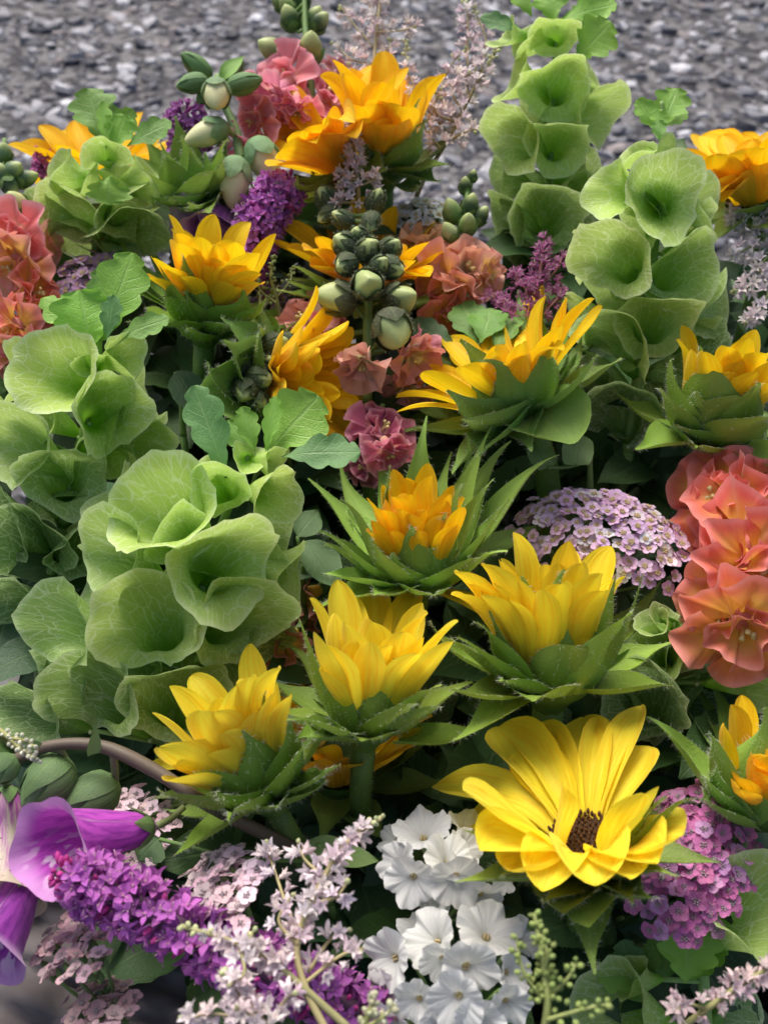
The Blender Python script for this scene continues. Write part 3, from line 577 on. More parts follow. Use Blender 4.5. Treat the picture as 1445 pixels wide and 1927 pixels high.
def leafy_stem(label, u, v, d, n, col, lean, group, LL=.06, WW=.014):
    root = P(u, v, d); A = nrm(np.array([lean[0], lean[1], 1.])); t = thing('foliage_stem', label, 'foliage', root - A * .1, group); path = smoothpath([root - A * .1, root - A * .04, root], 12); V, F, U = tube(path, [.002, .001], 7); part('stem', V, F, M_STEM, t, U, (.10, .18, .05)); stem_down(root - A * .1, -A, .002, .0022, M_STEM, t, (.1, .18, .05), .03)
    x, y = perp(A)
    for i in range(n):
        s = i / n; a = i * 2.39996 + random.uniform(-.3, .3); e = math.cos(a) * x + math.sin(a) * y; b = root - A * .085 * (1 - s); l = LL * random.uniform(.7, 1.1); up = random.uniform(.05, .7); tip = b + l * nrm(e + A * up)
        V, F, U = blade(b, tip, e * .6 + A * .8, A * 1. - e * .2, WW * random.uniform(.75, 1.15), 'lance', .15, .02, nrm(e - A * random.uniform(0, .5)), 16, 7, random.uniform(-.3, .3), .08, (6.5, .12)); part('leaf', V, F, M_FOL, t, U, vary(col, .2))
# ================================================================== the place
build_ground(); build_tub()
# ------------------------------------------------------------------ dark foliage between the flowers
FG = 'dark leafy stems between the flowers'
SPOT = [(360, 1100, 'the large shell flower spike'), (130, 800, 'the shell flower spike with lobed leaves'), (200, 350, 'the short hooded shell flower spike'), (1035, 250, 'the tall shell flower spike'), (1230, 500, 'the broad shell flower spike'), (1060, 1530, 'the wide open lemon sunflower'), (700, 1300, 'the half open lemon sunflower'),
 (1020, 1200, 'the double bunched sunflower'), (430, 1430, 'the leaning lemon sunflower'), (790, 1000, 'the closed orange sunflower'), (960, 720, 'the turned away golden sunflower'), (1370, 750, 'the sunflower cupped in fuzzy bracts'), (390, 540, 'the upright bright sunflower'), (590, 720, 'the short petalled sunflower'), (660, 280, 'the two golden sunflowers by the asphalt'),
 (1380, 1050, 'the coral ruffled snapdragon'), (870, 500, 'the peach snapdragon'), (690, 560, 'the dark budded snapdragon spike'), (1130, 950, 'the pale pink yarrow dome'), (1310, 1590, 'the magenta yarrow'), (830, 1680, 'the white statice'), (560, 1750, 'the long astilbe plume'), (1240, 1280, 'the small dark shell flower spike'), (40, 520, 'the coral pink snapdragon'), (400, 320, 'the green budded foxglove')]
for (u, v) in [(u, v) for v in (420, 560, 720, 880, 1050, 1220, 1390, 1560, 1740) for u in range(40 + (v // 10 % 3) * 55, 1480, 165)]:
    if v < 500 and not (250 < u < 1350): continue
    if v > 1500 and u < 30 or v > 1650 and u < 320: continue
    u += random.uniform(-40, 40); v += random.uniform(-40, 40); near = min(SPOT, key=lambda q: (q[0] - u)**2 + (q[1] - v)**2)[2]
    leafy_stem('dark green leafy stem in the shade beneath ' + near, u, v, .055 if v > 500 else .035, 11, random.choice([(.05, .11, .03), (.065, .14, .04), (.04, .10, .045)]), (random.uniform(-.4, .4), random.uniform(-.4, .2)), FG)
# ------------------------------------------------------------------ bells of Ireland (rim centre u, v, radius px, angle, tilt, tone)
bell_spike('large green shell flower spike crowding above the arching brown foxglove stalk', [(488, 800, -.075), (440, 930, -.05), (370, 1120, -.01), (310, 1400, .05)], [
 (287, 950, 98, 140, 55, 0), (415, 925, 56, 265, 50, 0, .006), (528, 935, 56, 330, 40, 0, .004), (195, 1040, 76, 190, 42, 1), (335, 1015, 62, 300, 45, 0, .012), (430, 1070, 100, 305, 56, 1, .006),
 (270, 1178, 100, 245, 58, 1, .004), (458, 1175, 90, 300, 50, 2), (105, 1180, 78, 195, 45, 2), (165, 1318, 88, 235, 50, 2), (335, 1325, 96, 275, 50, 2), (45, 1350, 66, 215, 45, 3),
 (540, 1010, 64, 5, 15, 1, -.01), (515, 1130, 70, 340, 15, 1, -.015), (200, 930, 66, 150, 10, 1, -.02), (160, 1110, 80, 180, 10, 2, -.02), (500, 1230, 66, 320, 20, 3, -.01), (60, 1240, 60, 190, 10, 3, -.02), (470, 855, 34, 60, 45, 0), (520, 875, 32, 350, 30, 0), (380, 880, 40, 130, 25, 0), (370, 1110, 56, 270, 40, 1, -.004), (240, 1240, 60, 230, 35, 2, -.01), (420, 1260, 64, 290, 35, 2, -.01), (110, 1270, 62, 210, 35, 3, -.008), (560, 1080, 54, 350, 15, 1, -.006), (240, 1110, 56, 210, 30, 1, -.008)],
 [(425, 900, 365, 725, 42, -.012, 2), (500, 860, 600, 745, 66, .0, 0), (530, 860, 678, 850, 42, -.012, 2), (480, 850, 455, 765, 26, -.004, 0), (500, 850, 520, 745, 20, -.006, 0), (470, 860, 430, 790, 30, .004, 1)])
bell_spike('pale green shell flower spike with lobed leaves beneath the yellow sunflower and coral snapdragon', [(190, 605, -.09), (180, 720, -.055), (140, 880, .0), (90, 1130, .06)], [
 (98, 690, 84, 150, 55, 0, .004), (212, 785, 76, 325, 52, 0, .004), (115, 903, 76, 268, 52, 2), (15, 835, 76, 195, 40, 1), (252, 845, 76, 320, 35, 1, -.012), (245, 670, 46, 20, 35, 0), (272, 750, 62, 0, 18, 1, -.012),
 (55, 1035, 80, 250, 48, 3), (-15, 990, 76, 200, 40, 3), (150, 1040, 60, 300, 40, 3), (10, 1150, 70, 230, 40, 3), (20, 700, 60, 170, 12, 0, -.012), (175, 690, 34, 270, 45, 0, .008), (-40, 780, 60, 170, 10, 1, -.02), (180, 870, 56, 300, 30, 2, -.012), (60, 780, 56, 200, 30, 1, -.01), (290, 830, 54, 340, 15, 2, -.012), (130, 960, 60, 280, 30, 3, -.01)],
 [(170, 660, 150, 545, 66, -.008, 0), (195, 640, 250, 475, 56, -.002, 0), (205, 640, 185, 505, 30, .004, 1), (215, 640, 318, 598, 26, -.006, 1), (185, 650, 80, 560, 36, -.004, 0), (200, 640, 215, 555, 22, -.01, 2)])
bell_spike('short green shell flower spike with hooded bells in front of golden petals', [(200, 200, -.07), (205, 300, -.04), (195, 480, .035)], [
 (125, 400, 62, 225, 40, 1), (245, 395, 62, 320, 28, 1), (238, 448, 74, 270, 28, 2), (198, 295, 42, 275, 38, 0, .004), (105, 320, 42, 160, 8, 0), (72, 405, 44, 195, 25, 2), (285, 335, 44, 20, 8, 0), (150, 460, 66, 250, 15, 2, -.012), (280, 430, 50, 340, 8, 1, -.01), (150, 330, 42, 130, 15, 0), (230, 330, 40, 60, 20, 0)],
 [(195, 270, 165, 165, 50, .004, 1), (200, 280, 195, 190, 16, -.008, 0), (215, 280, 235, 215, 34, -.006, 0), (240, 275, 322, 228, 28, -.006, 1), (205, 330, 205, 385, 44, -.03, 0), (205, 270, 250, 205, 26, 0, 0)])
bell_spike('tall green shell flower spike rising against the asphalt beside the pale astilbe', [(1048, -40, -.11), (1045, 100, -.075), (1035, 300, -.01), (1010, 520, .06)], [
 (1045, 68, 44, 272, 50, 0), (1046, 165, 66, 285, 50, 0), (955, 262, 60, 205, 48, 1), (1050, 275, 58, 275, 52, 1, .004), (1140, 215, 56, 345, 38, 1, -.004), (1032, 415, 72, 275, 52, 2), (945, 410, 52, 205, 30, 2), (958, 145, 46, 150, 10, 0), (985, 72, 36, 140, 15, 0), (1115, 130, 44, 30, 10, 0, -.01), (1110, 330, 52, 350, 10, 2, -.015), (1095, 430, 50, 330, 15, 3, -.015), (945, 60, 30, 140, 15, 1), (935, 340, 46, 190, 10, 2, -.01), (1010, 480, 60, 265, 25, 3, -.01), (990, 350, 48, 220, 30, 2, -.006), (1000, 205, 44, 170, 25, 1, -.01), (1090, 380, 52, 320, 30, 2, -.008), (1085, 190, 46, 330, 25, 1, -.01), (965, 470, 52, 215, 20, 3, -.012)],
 [(1075, 60, 1130, 20, 46, .0, 0), (1085, 115, 1150, 40, 46, -.015, 0, -.01), (1040, 40, 1030, -30, 40, -.01, 0), (1050, 40, 1160, 5, 28, 0, 0), (985, 60, 905, 30, 20, -.005, 2), (1000, 30, 960, -40, 26, 0, 0)])
bell_spike('broad pale green shell flower spike between the white astilbe and the bract ringed sunflower', [(1245, 190, -.125), (1245, 320, -.09), (1225, 520, -.03), (1180, 850, .05)], [
 (1256, 368, 76, 20, 62, 1, .004), (1145, 492, 74, 225, 56, 1, .004), (1288, 510, 72, 315, 52, 1), (1240, 612, 72, 280, 48, 1), (1143, 350, 56, 165, 35, 0), (1150, 655, 80, 240, 25, 2, -.004), (1088, 480, 46, 185, 12, 0, -.005), (1340, 385, 56, 10, 12, 1, -.006), (1355, 575, 62, 345, 15, 2, -.008),
 (1165, 785, 74, 268, 45, 3, -.01), (1268, 705, 46, 300, 50, 3, -.012), (1195, 285, 36, 120, 15, 0), (1275, 290, 40, 50, 18, 0), (1215, 400, 40, 250, 40, 0, -.006), (1085, 600, 50, 200, 12, 1, -.012), (1330, 470, 50, 0, 10, 1, -.015), (1240, 760, 50, 300, 30, 3, -.02), (1350, 660, 50, 330, 10, 3, -.02), (1200, 420, 52, 200, 30, 1, -.01), (1310, 430, 52, 340, 30, 1, -.01), (1205, 560, 54, 240, 35, 2, -.01), (1300, 640, 56, 310, 30, 2, -.012), (1100, 700, 58, 220, 20, 2, -.012), (1130, 560, 52, 210, 25, 1, -.012)],
 [(1245, 240, 1275, 165, 38, .0, 0), (1240, 250, 1200, 185, 22, -.002, 0), (1245, 250, 1235, 205, 18, -.008, 0), (1240, 265, 1240, 225, 16, -.01, 1), (1250, 240, 1290, 205, 22, .004, 0)])
bell_spike('small dark green shell flower spike tucked under the double row of sunflower bracts', [(1270, 1170, .0), (1260, 1250, .02), (1220, 1400, .05)], [
 (1225, 1165, 34, 120, 40, 2), (1235, 1230, 50, 200, 55, 1), (1285, 1235, 44, 330, 40, 2), (1215, 1330, 84, 240, 48, 3), (1300, 1250, 60, 345, 12, 1, -.02), (1265, 1160, 40, 60, 25, 2), (1260, 1330, 70, 320, 30, 3, -.01), (1360, 1310, 70, 350, 35, 3, -.02), (1165, 1320, 44, 200, 20, 3), (1440, 1290, 60, 200, 35, 1, .0)],
 [(1275, 1190, 1300, 1130, 20, 0, 1)])
bell_spike('pale green shell flower spike with one broad bell beside the magenta yarrow', [(1300, 1700, .0), (1320, 1800, .02), (1330, 1990, .05)], [
 (1440, 1715, 98, 20, 50, 1, -.006), (1150, 1905, 80, 200, 50, 2, -.005), (1180, 1840, 40, 150, 30, 1), (1400, 1895, 60, 330, 30, 3, -.02)],
 [(1290, 1850, 1300, 1735, 66, -.012, 0), (1290, 1850, 1365, 1780, 30, -.004, 0), (1240, 1850, 1280, 1735, 52, .004, 1), (1200, 1880, 1170, 1770, 36, 0, 2), (1220, 1850, 1120, 1830, 40, -.004, 1), (1200, 1860, 1230, 1780, 30, .0, 1)])
# ------------------------------------------------------------------ sunflowers (petal tips in photo pixels)
sunflower('wide open lemon yellow sunflower with dark brown centre above the white statice', (1100, 1584, -.012), (92, 38), [(937, 1368, 1.25, 1.15), (1000, 1374, 1.2, 1.1), (1098, 1350, 1.15, 1.08), (1150, 1358, 1, 1.08), (1206, 1328, .85, 1.2), (1222, 1405, 1.1, 1), (1213, 1494, 1.1, .9, 50), (1282, 1575, 1.35, .95, 75), (1238, 1625, 1.35, .85, 85), (1020, 1678, 1.2, .8, 80), (1120, 1668, 1.3, .75, 75), (905, 1602, 1.4, .95, 70), (868, 1548, .9, 1.05, 65), (818, 1478, 1.3, 1.25, 55), (875, 1490, 1.3, 1.1, 50), (990, 1412, 1.2, 1), (1060, 1480, .7, .6, 20), (1185, 1655, 1.1, .85, 85), (960, 1640, 1.1, .9, 80)], L=.045, target=38, W=.0108, auto=(0, 0, 0),
  bracts=[(855, 1660, 1, 1.15, 95), (940, 1650, 1, .9, 100), (1060, 1720, 1.35, .7, 120), (1110, 1745, 1.4, .7, 130), (1190, 1700, 1.2, .8, 110), (1275, 1650, 1, 1.05, 95), (1310, 1505, .9, 1.2, 80), (1255, 1500, .8, 1, 70), (1020, 1700, 1, .8, 115), (1240, 1690, 1, .9, 105), (860, 1560, .8, 1, 85)], BL=.044, bauto=(4, 80, 105), col=LEMON, R=.0125, bcol=(.13, .22, .04))
sunflower('half open lemon yellow sunflower on a thick hairy stalk above the white statice clusters', (692, 1345, -.005), (84, 22), [(592, 1190, .9), (640, 1105, 1.1, 1.1), (700, 1088, 1.25, 1.1), (785, 1108, .9, 1.1), (862, 1170, .9, 1.05), (848, 1208, 1.1, 1), (650, 1175, 1.1, .9), (700, 1170, 1.1, .85), (760, 1190, 1, .85), (615, 1215, .9, .85), (805, 1155, 1, 1.05), (670, 1210, 1, .75), (735, 1215, 1, .75), (600, 1260, .8, .7), (790, 1230, 1, .8), (640, 1205, .9, .7)], L=.049, target=22, W=.0088, auto=(5, 10, 22),
  bracts=[(628, 1220, .8, .9, 20), (665, 1245, 1.1, .75, 25), (740, 1240, .9, .9, 25), (530, 1210, .8, 1.25, 50), (540, 1355, 1, 1.1, 85), (505, 1300, .9, 1.3, 70), (828, 1330, 1, 1, 75), (680, 1395, 1.35, .45, 110), (560, 1390, .9, .9, 95), (795, 1245, .8, .9, 35), (600, 1240, .8, .9, 30), (830, 1290, .9, 1, 60), (560, 1160, .6, 1.2, 40)], BL=.041, bauto=(8, 40, 80), col=LEMON, R=.0125)
sunflower('double bunched yellow sunflower ringed by broad green bracts below the pale pink yarrow', (1040, 1245, .0), (84, 24), [(806, 1112, .9, 1.2, 55), (855, 1078, 1, 1.1), (905, 1062, 1.1, 1.05), (940, 1055, 1, 1.05), (985, 1048, 1.1, 1.1), (1025, 1062, 1, 1.05), (1072, 1018, 1, 1.1), (1122, 998, 1.1, 1.2), (1150, 1028, 1.1, 1.1), (1050, 1060, 1, 1), (880, 1100, 1, .95), (930, 1100, 1, .9), (975, 1090, 1, .9), (1095, 1060, 1, .95), (1130, 1080, 1, .95), (1165, 1090, .9, 1), (850, 1120, .9, 1.), (1020, 1110, .9, .85), (905, 1120, 1, .9), (960, 1130, .9, .8)], L=.050, target=26, W=.0085, auto=(5, 5, 20), R=.0185,
  bracts=[(892, 1170, 1.15, .95, 40), (980, 1085, 1.1, 1.05, 22), (1062, 1072, 1.0, 1.15, 25), (1075, 1215, 1.45, .62, 45), (1005, 1320, 1.35, .6, 95), (1245, 1090, .9, 1.5, 55), (1290, 1185, 1, 1.5, 75), (1190, 1155, 1.2, 1, 50), (830, 1290, 1, 1.15, 90), (1130, 1150, .9, .8, 30), (860, 1200, 1, 1, 65), (1160, 1075, .7, 1.1, 35), (850, 1395, .8, 1.2, 105), (920, 1150, .8, .9, 30), (820, 1200, .8, 1.1, 75), (1210, 1080, .6, 1.2, 50)], BL=.046, bauto=(5, 50, 80), col=(.96, .79, .035), BW=.0092)
sunflower('leaning lemon yellow sunflower with cupped bracts beside the curved foxglove stalk', (490, 1470, .0), (120, 22), [(268, 1448, .9, 1.1, 55), (298, 1408, 1.1, 1.05), (375, 1338, 1.25, 1.05), (405, 1340, 1, 1.), (445, 1290, 1.1, 1.1), (470, 1275, 1, 1.15), (528, 1258, .9, 1.15), (520, 1300, .9, 1), (350, 1400, 1.1, .85), (420, 1380, 1.1, .8), (480, 1340, 1, .85), (330, 1440, 1, .85, 45), (545, 1310, .8, 1), (390, 1420, 1, .7), (310, 1470, .9, .95, 55)], L=.047, target=28, W=.0092, auto=(5, 10, 25),
  bracts=[(455, 1375, 1.25, .95, 20), (545, 1345, 1, 1, 30), (590, 1390, 1.0, 1.1, 45), (300, 1490, .9, 1.2, 60), (270, 1512, .8, 1.3, 70), (285, 1535, .7, 1.35, 78), (405, 1490, 1.1, .8, 60), (520, 1520, 1.2, .6, 110), (365, 1455, 1, .9, 45), (640, 1440, .7, 1.1, 70), (430, 1545, .9, .9, 95), (500, 1300, .6, 1.2, 15)], BL=.042, bauto=(5, 55, 85), col=LEMON, R=.0125, bcol=(.14, .27, .04))
sunflower('closed orange yellow sunflower in a crown of long pointed green bracts', (785, 1060, .0), (88, 28), [(690, 938, .9), (740, 935, 1, .95), (770, 930, 1, .95), (812, 895, 1, 1.1), (845, 930, .9, 1), (868, 955, .9, 1), (700, 980, .8, .8), (720, 960, 1, .85), (760, 965, 1, .8), (800, 960, 1, .8), (835, 970, 1, .8), (690, 1000, .8, .7), (860, 990, .8, .8), (735, 1000, .8, .65), (790, 1000, .8, .65)], L=.040, target=10, W=.0072, auto=(6, 3, 12), R=.0145,
  bracts=[(803, 782, .9, 1.55, 30), (690, 830, .8, 1.5, 35), (928, 795, .8, 1.5, 38), (962, 830, .9, 1.4, 45), (1052, 855, .9, 1.65, 55), (1050, 965, .9, 1.5, 75), (580, 900, 1, 1.35, 65), (600, 1000, 1, 1.15, 85), (640, 860, .8, 1.4, 45), (735, 875, .6, 1.2, 30), (850, 850, .6, 1.3, 30), (880, 820, .7, 1.4, 35), (900, 1050, 1.1, .8, 80), (775, 990, .9, .9, 20), (840, 965, .8, 1, 22), (700, 1010, .9, .9, 45), (610, 1080, 1.1, 1, 95), (870, 910, .9, 1.2, 40), (930, 900, 1.2, 1.2, 45), (640, 940, 1.1, 1.1, 60), (960, 940, 1.2, 1.1, 60), (740, 1040, 1.1, .6, 70), (820, 1030, 1.2, .6, 65), (590, 1150, .8, 1.1, 110)], BL=.040, bauto=(8, 35, 75), BW=.0092, col=AMBER, bcol=(.20, .36, .07))
sunflower('golden sunflower turned away, showing hairy dark green bracts, below the coral peach snapdragon', (975, 755, -.012), (118, 12), [(825, 712, .9, 1.1, 60), (855, 650, 1, 1.05), (880, 630, 1, 1.05), (912, 598, 1.1, 1.2), (985, 670, 1, .8), (930, 660, 1.1, .95), (870, 690, 1, 1), (1015, 538, 1.1, 1.5, 25), (1050, 620, 1, 1.1), (850, 770, .8, 1, 75), (830, 740, .9, 1.05, 65), (1000, 560, .9, 1.4), (960, 680, 1, .8), (1060, 660, .8, .9)], L=.048, target=42, W=.0086, auto=(11, 30, 60), R=.0165, col=(.96, .70, .012),
  bracts=[(865, 640, 1.1, 1.15, 45), (810, 655, .9, 1.4, 60), (975, 545, .9, 1.45, 20), (1030, 570, 1.1, 1.4, 20), (1055, 560, .9, 1.5, 28), (1138, 622, .9, 1.4, 50), (840, 735, 1.2, 1., 65), (735, 745, 1.2, 1.7, 80), (730, 800, 1, 1.6, 85), (1080, 835, 1.4, .75, 100), (930, 720, 1.2, .7, 40), (780, 730, .8, 1.6, 72), (870, 790, 1.3, 1, 85), (1040, 640, 1.3, .95, 25), (900, 680, .7, 1.1, 40), (900, 860, 1.2, .9, 110), (1000, 850, 1.1, .7, 110)], BL=.044, bauto=(6, 60, 90), BW=.0105, bcol=(.13, .26, .055))
sunflower('yellow sunflower cupped in broad fuzzy bracts just above the coral ruffled snapdragon', (1345, 790, .0), (80, 22), [(1325, 662, .9), (1368, 652, 1, 1.05), (1410, 635, 1, 1.15), (1440, 665, 1.1, 1.05), (1470, 680, 1, 1.05), (1395, 680, 1, .9), (1345, 690, .9, .8), (1425, 700, 1, .9), (1375, 700, 1, .8), (1465, 730, 1, .95)], L=.046, target=22, W=.009, auto=(5, 8, 20), R=.0165,
  bracts=[(1215, 690, 1, 1.3, 50), (1262, 675, .8, 1.2, 35), (1315, 650, .8, 1.2, 15), (1345, 640, .6, 1.3, 15), (1395, 745, 1.45, .8, 30), (1270, 800, 1.1, .6, 70), (1350, 700, 1.35, .95, 15), (1240, 730, .8, 1.1, 60), (1430, 720, 1, 1.1, 30), (1160, 850, 1.2, 1.4, 100), (1450, 790, 1.2, 1, 60), (1310, 735, 1.2, .8, 30)], BL=.044, bauto=(6, 60, 90), BW=.0105, col=GOLD)
sunflower('upright bright yellow sunflower with long bract tips beside the purple speedwell spike', (390, 590, .0), (82, 16), [(288, 485, 1, 1.05), (335, 458, 1.1, 1.05), (378, 446, 1.2, 1.08), (408, 460, 1, 1), (442, 455, 1.1, 1.05), (488, 476, 1.1, 1.15), (492, 535, .9, 1, 45), (310, 500, 1, .9), (360, 480, 1.1, .9), (420, 490, 1.1, .9), (460, 500, 1, 1), (490, 515, .9, 1.05), (275, 520, .8, .95), (390, 500, 1, .8), (340, 520, 1, .8), (445, 540, 1, .8)], L=.046, target=25, W=.0092, auto=(5, 10, 22), R=.0145,
  bracts=[(345, 480, 1.1, 1.15, 20), (352, 545, 1, .8, 30), (455, 540, 1.2, .9, 45), (435, 610, .9, .9, 80), (300, 560, 1.1, .9, 50), (220, 410, .7, 1.9, 45), (240, 415, .7, 1.9, 40), (120, 470, .8, 2.3, 65), (145, 460, .6, 2.1, 60), (300, 500, .8, 1.1, 35), (500, 560, .9, 1, 60), (290, 610, 1.4, .8, 85)], BL=.042, bauto=(6, 55, 85), col=GOLD, bcol=(.17, .33, .05))
sunflower('golden sunflower leaning over, its rows of short petals above a light green shell flower tip', (525, 720, .0), (5, 28), [(505, 690, .9, .8, 60), (558, 642, 1, 1), (600, 642, 1, 1.05), (632, 660, 1, 1.1), (640, 690, 1, 1.05), (645, 715, 1, 1), (690, 765, 1, 1.1), (702, 797, 1, 1.25), (665, 750, 1, 1), (650, 780, 1, 1), (590, 700, 1, .8), (610, 735, 1, .8), (600, 665, 1, .9), (560, 680, 1, .7), (620, 790, 1, .95), (575, 740, .9, .6), (640, 740, 1, .9)], L=.040, target=40, W=.0074, auto=(16, 15, 55), R=.0155, col=(.96, .68, .012),
  bracts=[(515, 570, .9, 1.5, 85), (445, 545, .9, 1.8, 110), (350, 620, 1.1, 1.8, 140), (370, 600, .9, 1.8, 130), (490, 610, 1.1, 1.1, 95), (420, 640, 1.3, 1.2, 140), (390, 680, 1.3, 1.2, 155), (500, 590, .8, 1.3, 95), (370, 740, 1.4, 1.2, 160), (480, 760, 1.2, .7, 130)], BL=.040, bauto=(8, 85, 115), BW=.0095, bcol=(.15, .30, .06))
sunflower('golden sunflower with spread petals in front of the pink snapdragon by the asphalt', (640, 310, .0), (118, 10), [(488, 278, 1.1, 1.05, 70), (503, 232, 1, 1.2), (545, 220, 1.1, 1.1), (582, 200, 1.1, 1.15), (620, 195, 1, 1.1), (535, 250, 1.2, 1), (570, 245, 1.2, .9), (610, 240, 1.2, .9), (650, 225, 1, 1), (520, 300, 1, 1.), (640, 250, 1, .8), (530, 280, 1.1, .95), (670, 260, 1, .8)], L=.056, target=45, W=.0112, auto=(6, 35, 65), R=.0145, col=AMBER, bracts=[(560, 330, 1, 1, 80), (520, 345, .9, 1.1, 90), (640, 345, 1.2, .5, 90), (680, 310, 1, .7, 60)], BL=.04, bauto=(6, 65, 95))
sunflower('golden sunflower with upright fan of petals beside the back astilbe against asphalt', (725, 300, .006), (88, 10), [(642, 180, 1.1, 1.1), (668, 165, 1, 1.1), (692, 155, 1, 1.05), (718, 145, 1.1, 1.1), (745, 138, 1.1, 1.15), (775, 160, 1, 1.1), (778, 190, 1, 1.05), (680, 200, 1.2, .9), (720, 190, 1.2, .85), (755, 200, 1.1, .9), (655, 215, 1, .95), (700, 230, 1.1, .75), (745, 235, 1.1, .75)], L=.056, target=28, W=.0112, auto=(6, 12, 35), R=.0145, col=AMBER, bracts=[(790, 185, 1, 1.1, 35), (755, 225, .9, .8, 20), (845, 310, 1.1, 1, 85), (800, 230, 1.1, 1, 55), (700, 255, 1, .6, 40), (690, 270, .9, .6, 40), (830, 340, 1, .9, 95)], BL=.042, bauto=(6, 55, 90), bcol=(.10, .20, .04))
sunflower('golden sunflower with a wide petal fan beside the broad shell flower spike and asphalt', (1425, 370, .0), (105, 14), [(1318, 255, 1.1, 1.15), (1350, 250, 1.1, 1.1), (1385, 255, 1.1, 1.05), (1415, 262, 1, 1), (1440, 280, 1, .95), (1320, 300, 1, 1), (1345, 340, 1, .85, 55), (1370, 290, 1.2, .9), (1400, 300, 1.1, .75), (1345, 290, 1.2, 1), (1360, 380, 1, .7, 70), (1390, 330, 1, .65), (1345, 370, 1, .8, 65), (1430, 310, 1, .7)], L=.048, target=40, W=.0105, auto=(6, 30, 60), R=.0155, col=AMBER, bracts=[(1385, 395, 1, .6, 90)], BL=.04, bauto=(8, 65, 95))
sunflower('half hidden golden sunflower behind the dark budded snapdragon spike', (690, 535, .022), (88, 22), [(572, 470, 1, 1.1), (600, 445, 1, 1.1), (625, 440, 1, 1.), (808, 520, 1.1, 1.1, 65), (775, 490, 1.1, 1), (755, 460, 1, 1), (585, 500, 1, 1), (740, 530, 1.1, .7), (780, 525, 1, .9)], L=.045, target=45, W=.0092, auto=(10, 30, 60), R=.0145, bracts=[(560, 400, .7, 1.6, 50), (580, 370, .7, 1.7, 45), (540, 440, .8, 1.4, 60), (550, 500, 1.1, 1.1, 75), (535, 360, .6, 1.9, 50), (520, 545, .9, 1.2, 90), (600, 400, .7, 1.3, 40), (620, 470, .8, .9, 40), (545, 530, 1.3, 1.0, 85)], BL=.042, bauto=(6, 60, 85), col=AMBER, bcol=(.18, .33, .06))
sunflower('golden sunflower mostly hidden behind the short hooded shell flower spike', (190, 345, .065), (95, 15), [(88, 270, 1, 1.2, 60), (130, 242, 1.1, 1.2), (68, 345, 1, 1.2, 75), (95, 300, 1, 1.1), (292, 335, 1.1, 1.05, 65), (285, 290, 1, 1.1), (265, 262, 1, 1.1), (110, 255, 1, 1.2)], L=.046, target=50, W=.0095, auto=(8, 40, 65), R=.015, bracts=[(315, 370, 1, 1.2, 85)], BL=.04, bauto=(6, 70, 95), col=AMBER)
sunflower('unopened green sunflower bud with cupped bracts under the foxglove buds', (365, 345, .0), (100, 25), [], bracts=[(300, 262, 1.2, 1, 45), (340, 255, 1.2, 1, 30), (385, 285, 1, .7, 35), (400, 320, 1.7, .7, 45), (330, 330, 1.6, .5, 45), (320, 370, 1.7, .6, 80), (420, 300, .8, 1, 60), (355, 395, 1.6, .6, 110), (395, 400, 1.4, .8, 110), (310, 290, 1.1, .9, 55), (355, 280, 1.1, .8, 25)], BL=.04, auto=(0, 5, 15), L=.022, bauto=(10, 20, 60), R=.0145, col=AMBER, bcol=(.15, .28, .05))
sunflower('yellow sunflower with long sweeping bracts beside the magenta yarrow head', (1430, 1500, .01), (60, 30), [(1395, 1465, .9, .9), (1392, 1485, .8, .9, 50), (1445, 1425, 1, 1), (1470, 1440, 1, 1), (1420, 1440, .9, .9)], L=.036, target=35, W=.0085, auto=(6, 20, 40), R=.0135, bracts=[(1330, 1278, .9, 1.6, 60), (1405, 1290, .9, 1.5, 40), (1440, 1330, 1.2, 1.2, 30), (1250, 1290, .9, 1.9, 75), (1285, 1255, .7, 1.9, 65), (1335, 1380, 1.2, 1.1, 60), (1350, 1440, 1.1, .9, 70), (1320, 1460, 1, 1, 85), (1420, 1330, .7, 1.4, 35), (1445, 1420, 1, .7, 30), (1235, 1450, 1.1, 1.5, 90)], BL=.044, bauto=(6, 40, 85), col=AMBER, bcol=(.17, .34, .06))
sunflower('shaded amber sunflower deep under the two lemon yellow heads', (640, 1450, .045), (90, 35), [(600, 1410, 1, 1), (570, 1440, 1, 1), (820, 1290, 1, 1.4), (790, 1370, 1, 1.2)], L=.04, target=45, auto=(10, 35, 60), bauto=(10, 55, 90), col=AMBER, bcol=(.12, .22, .05), hair=30)
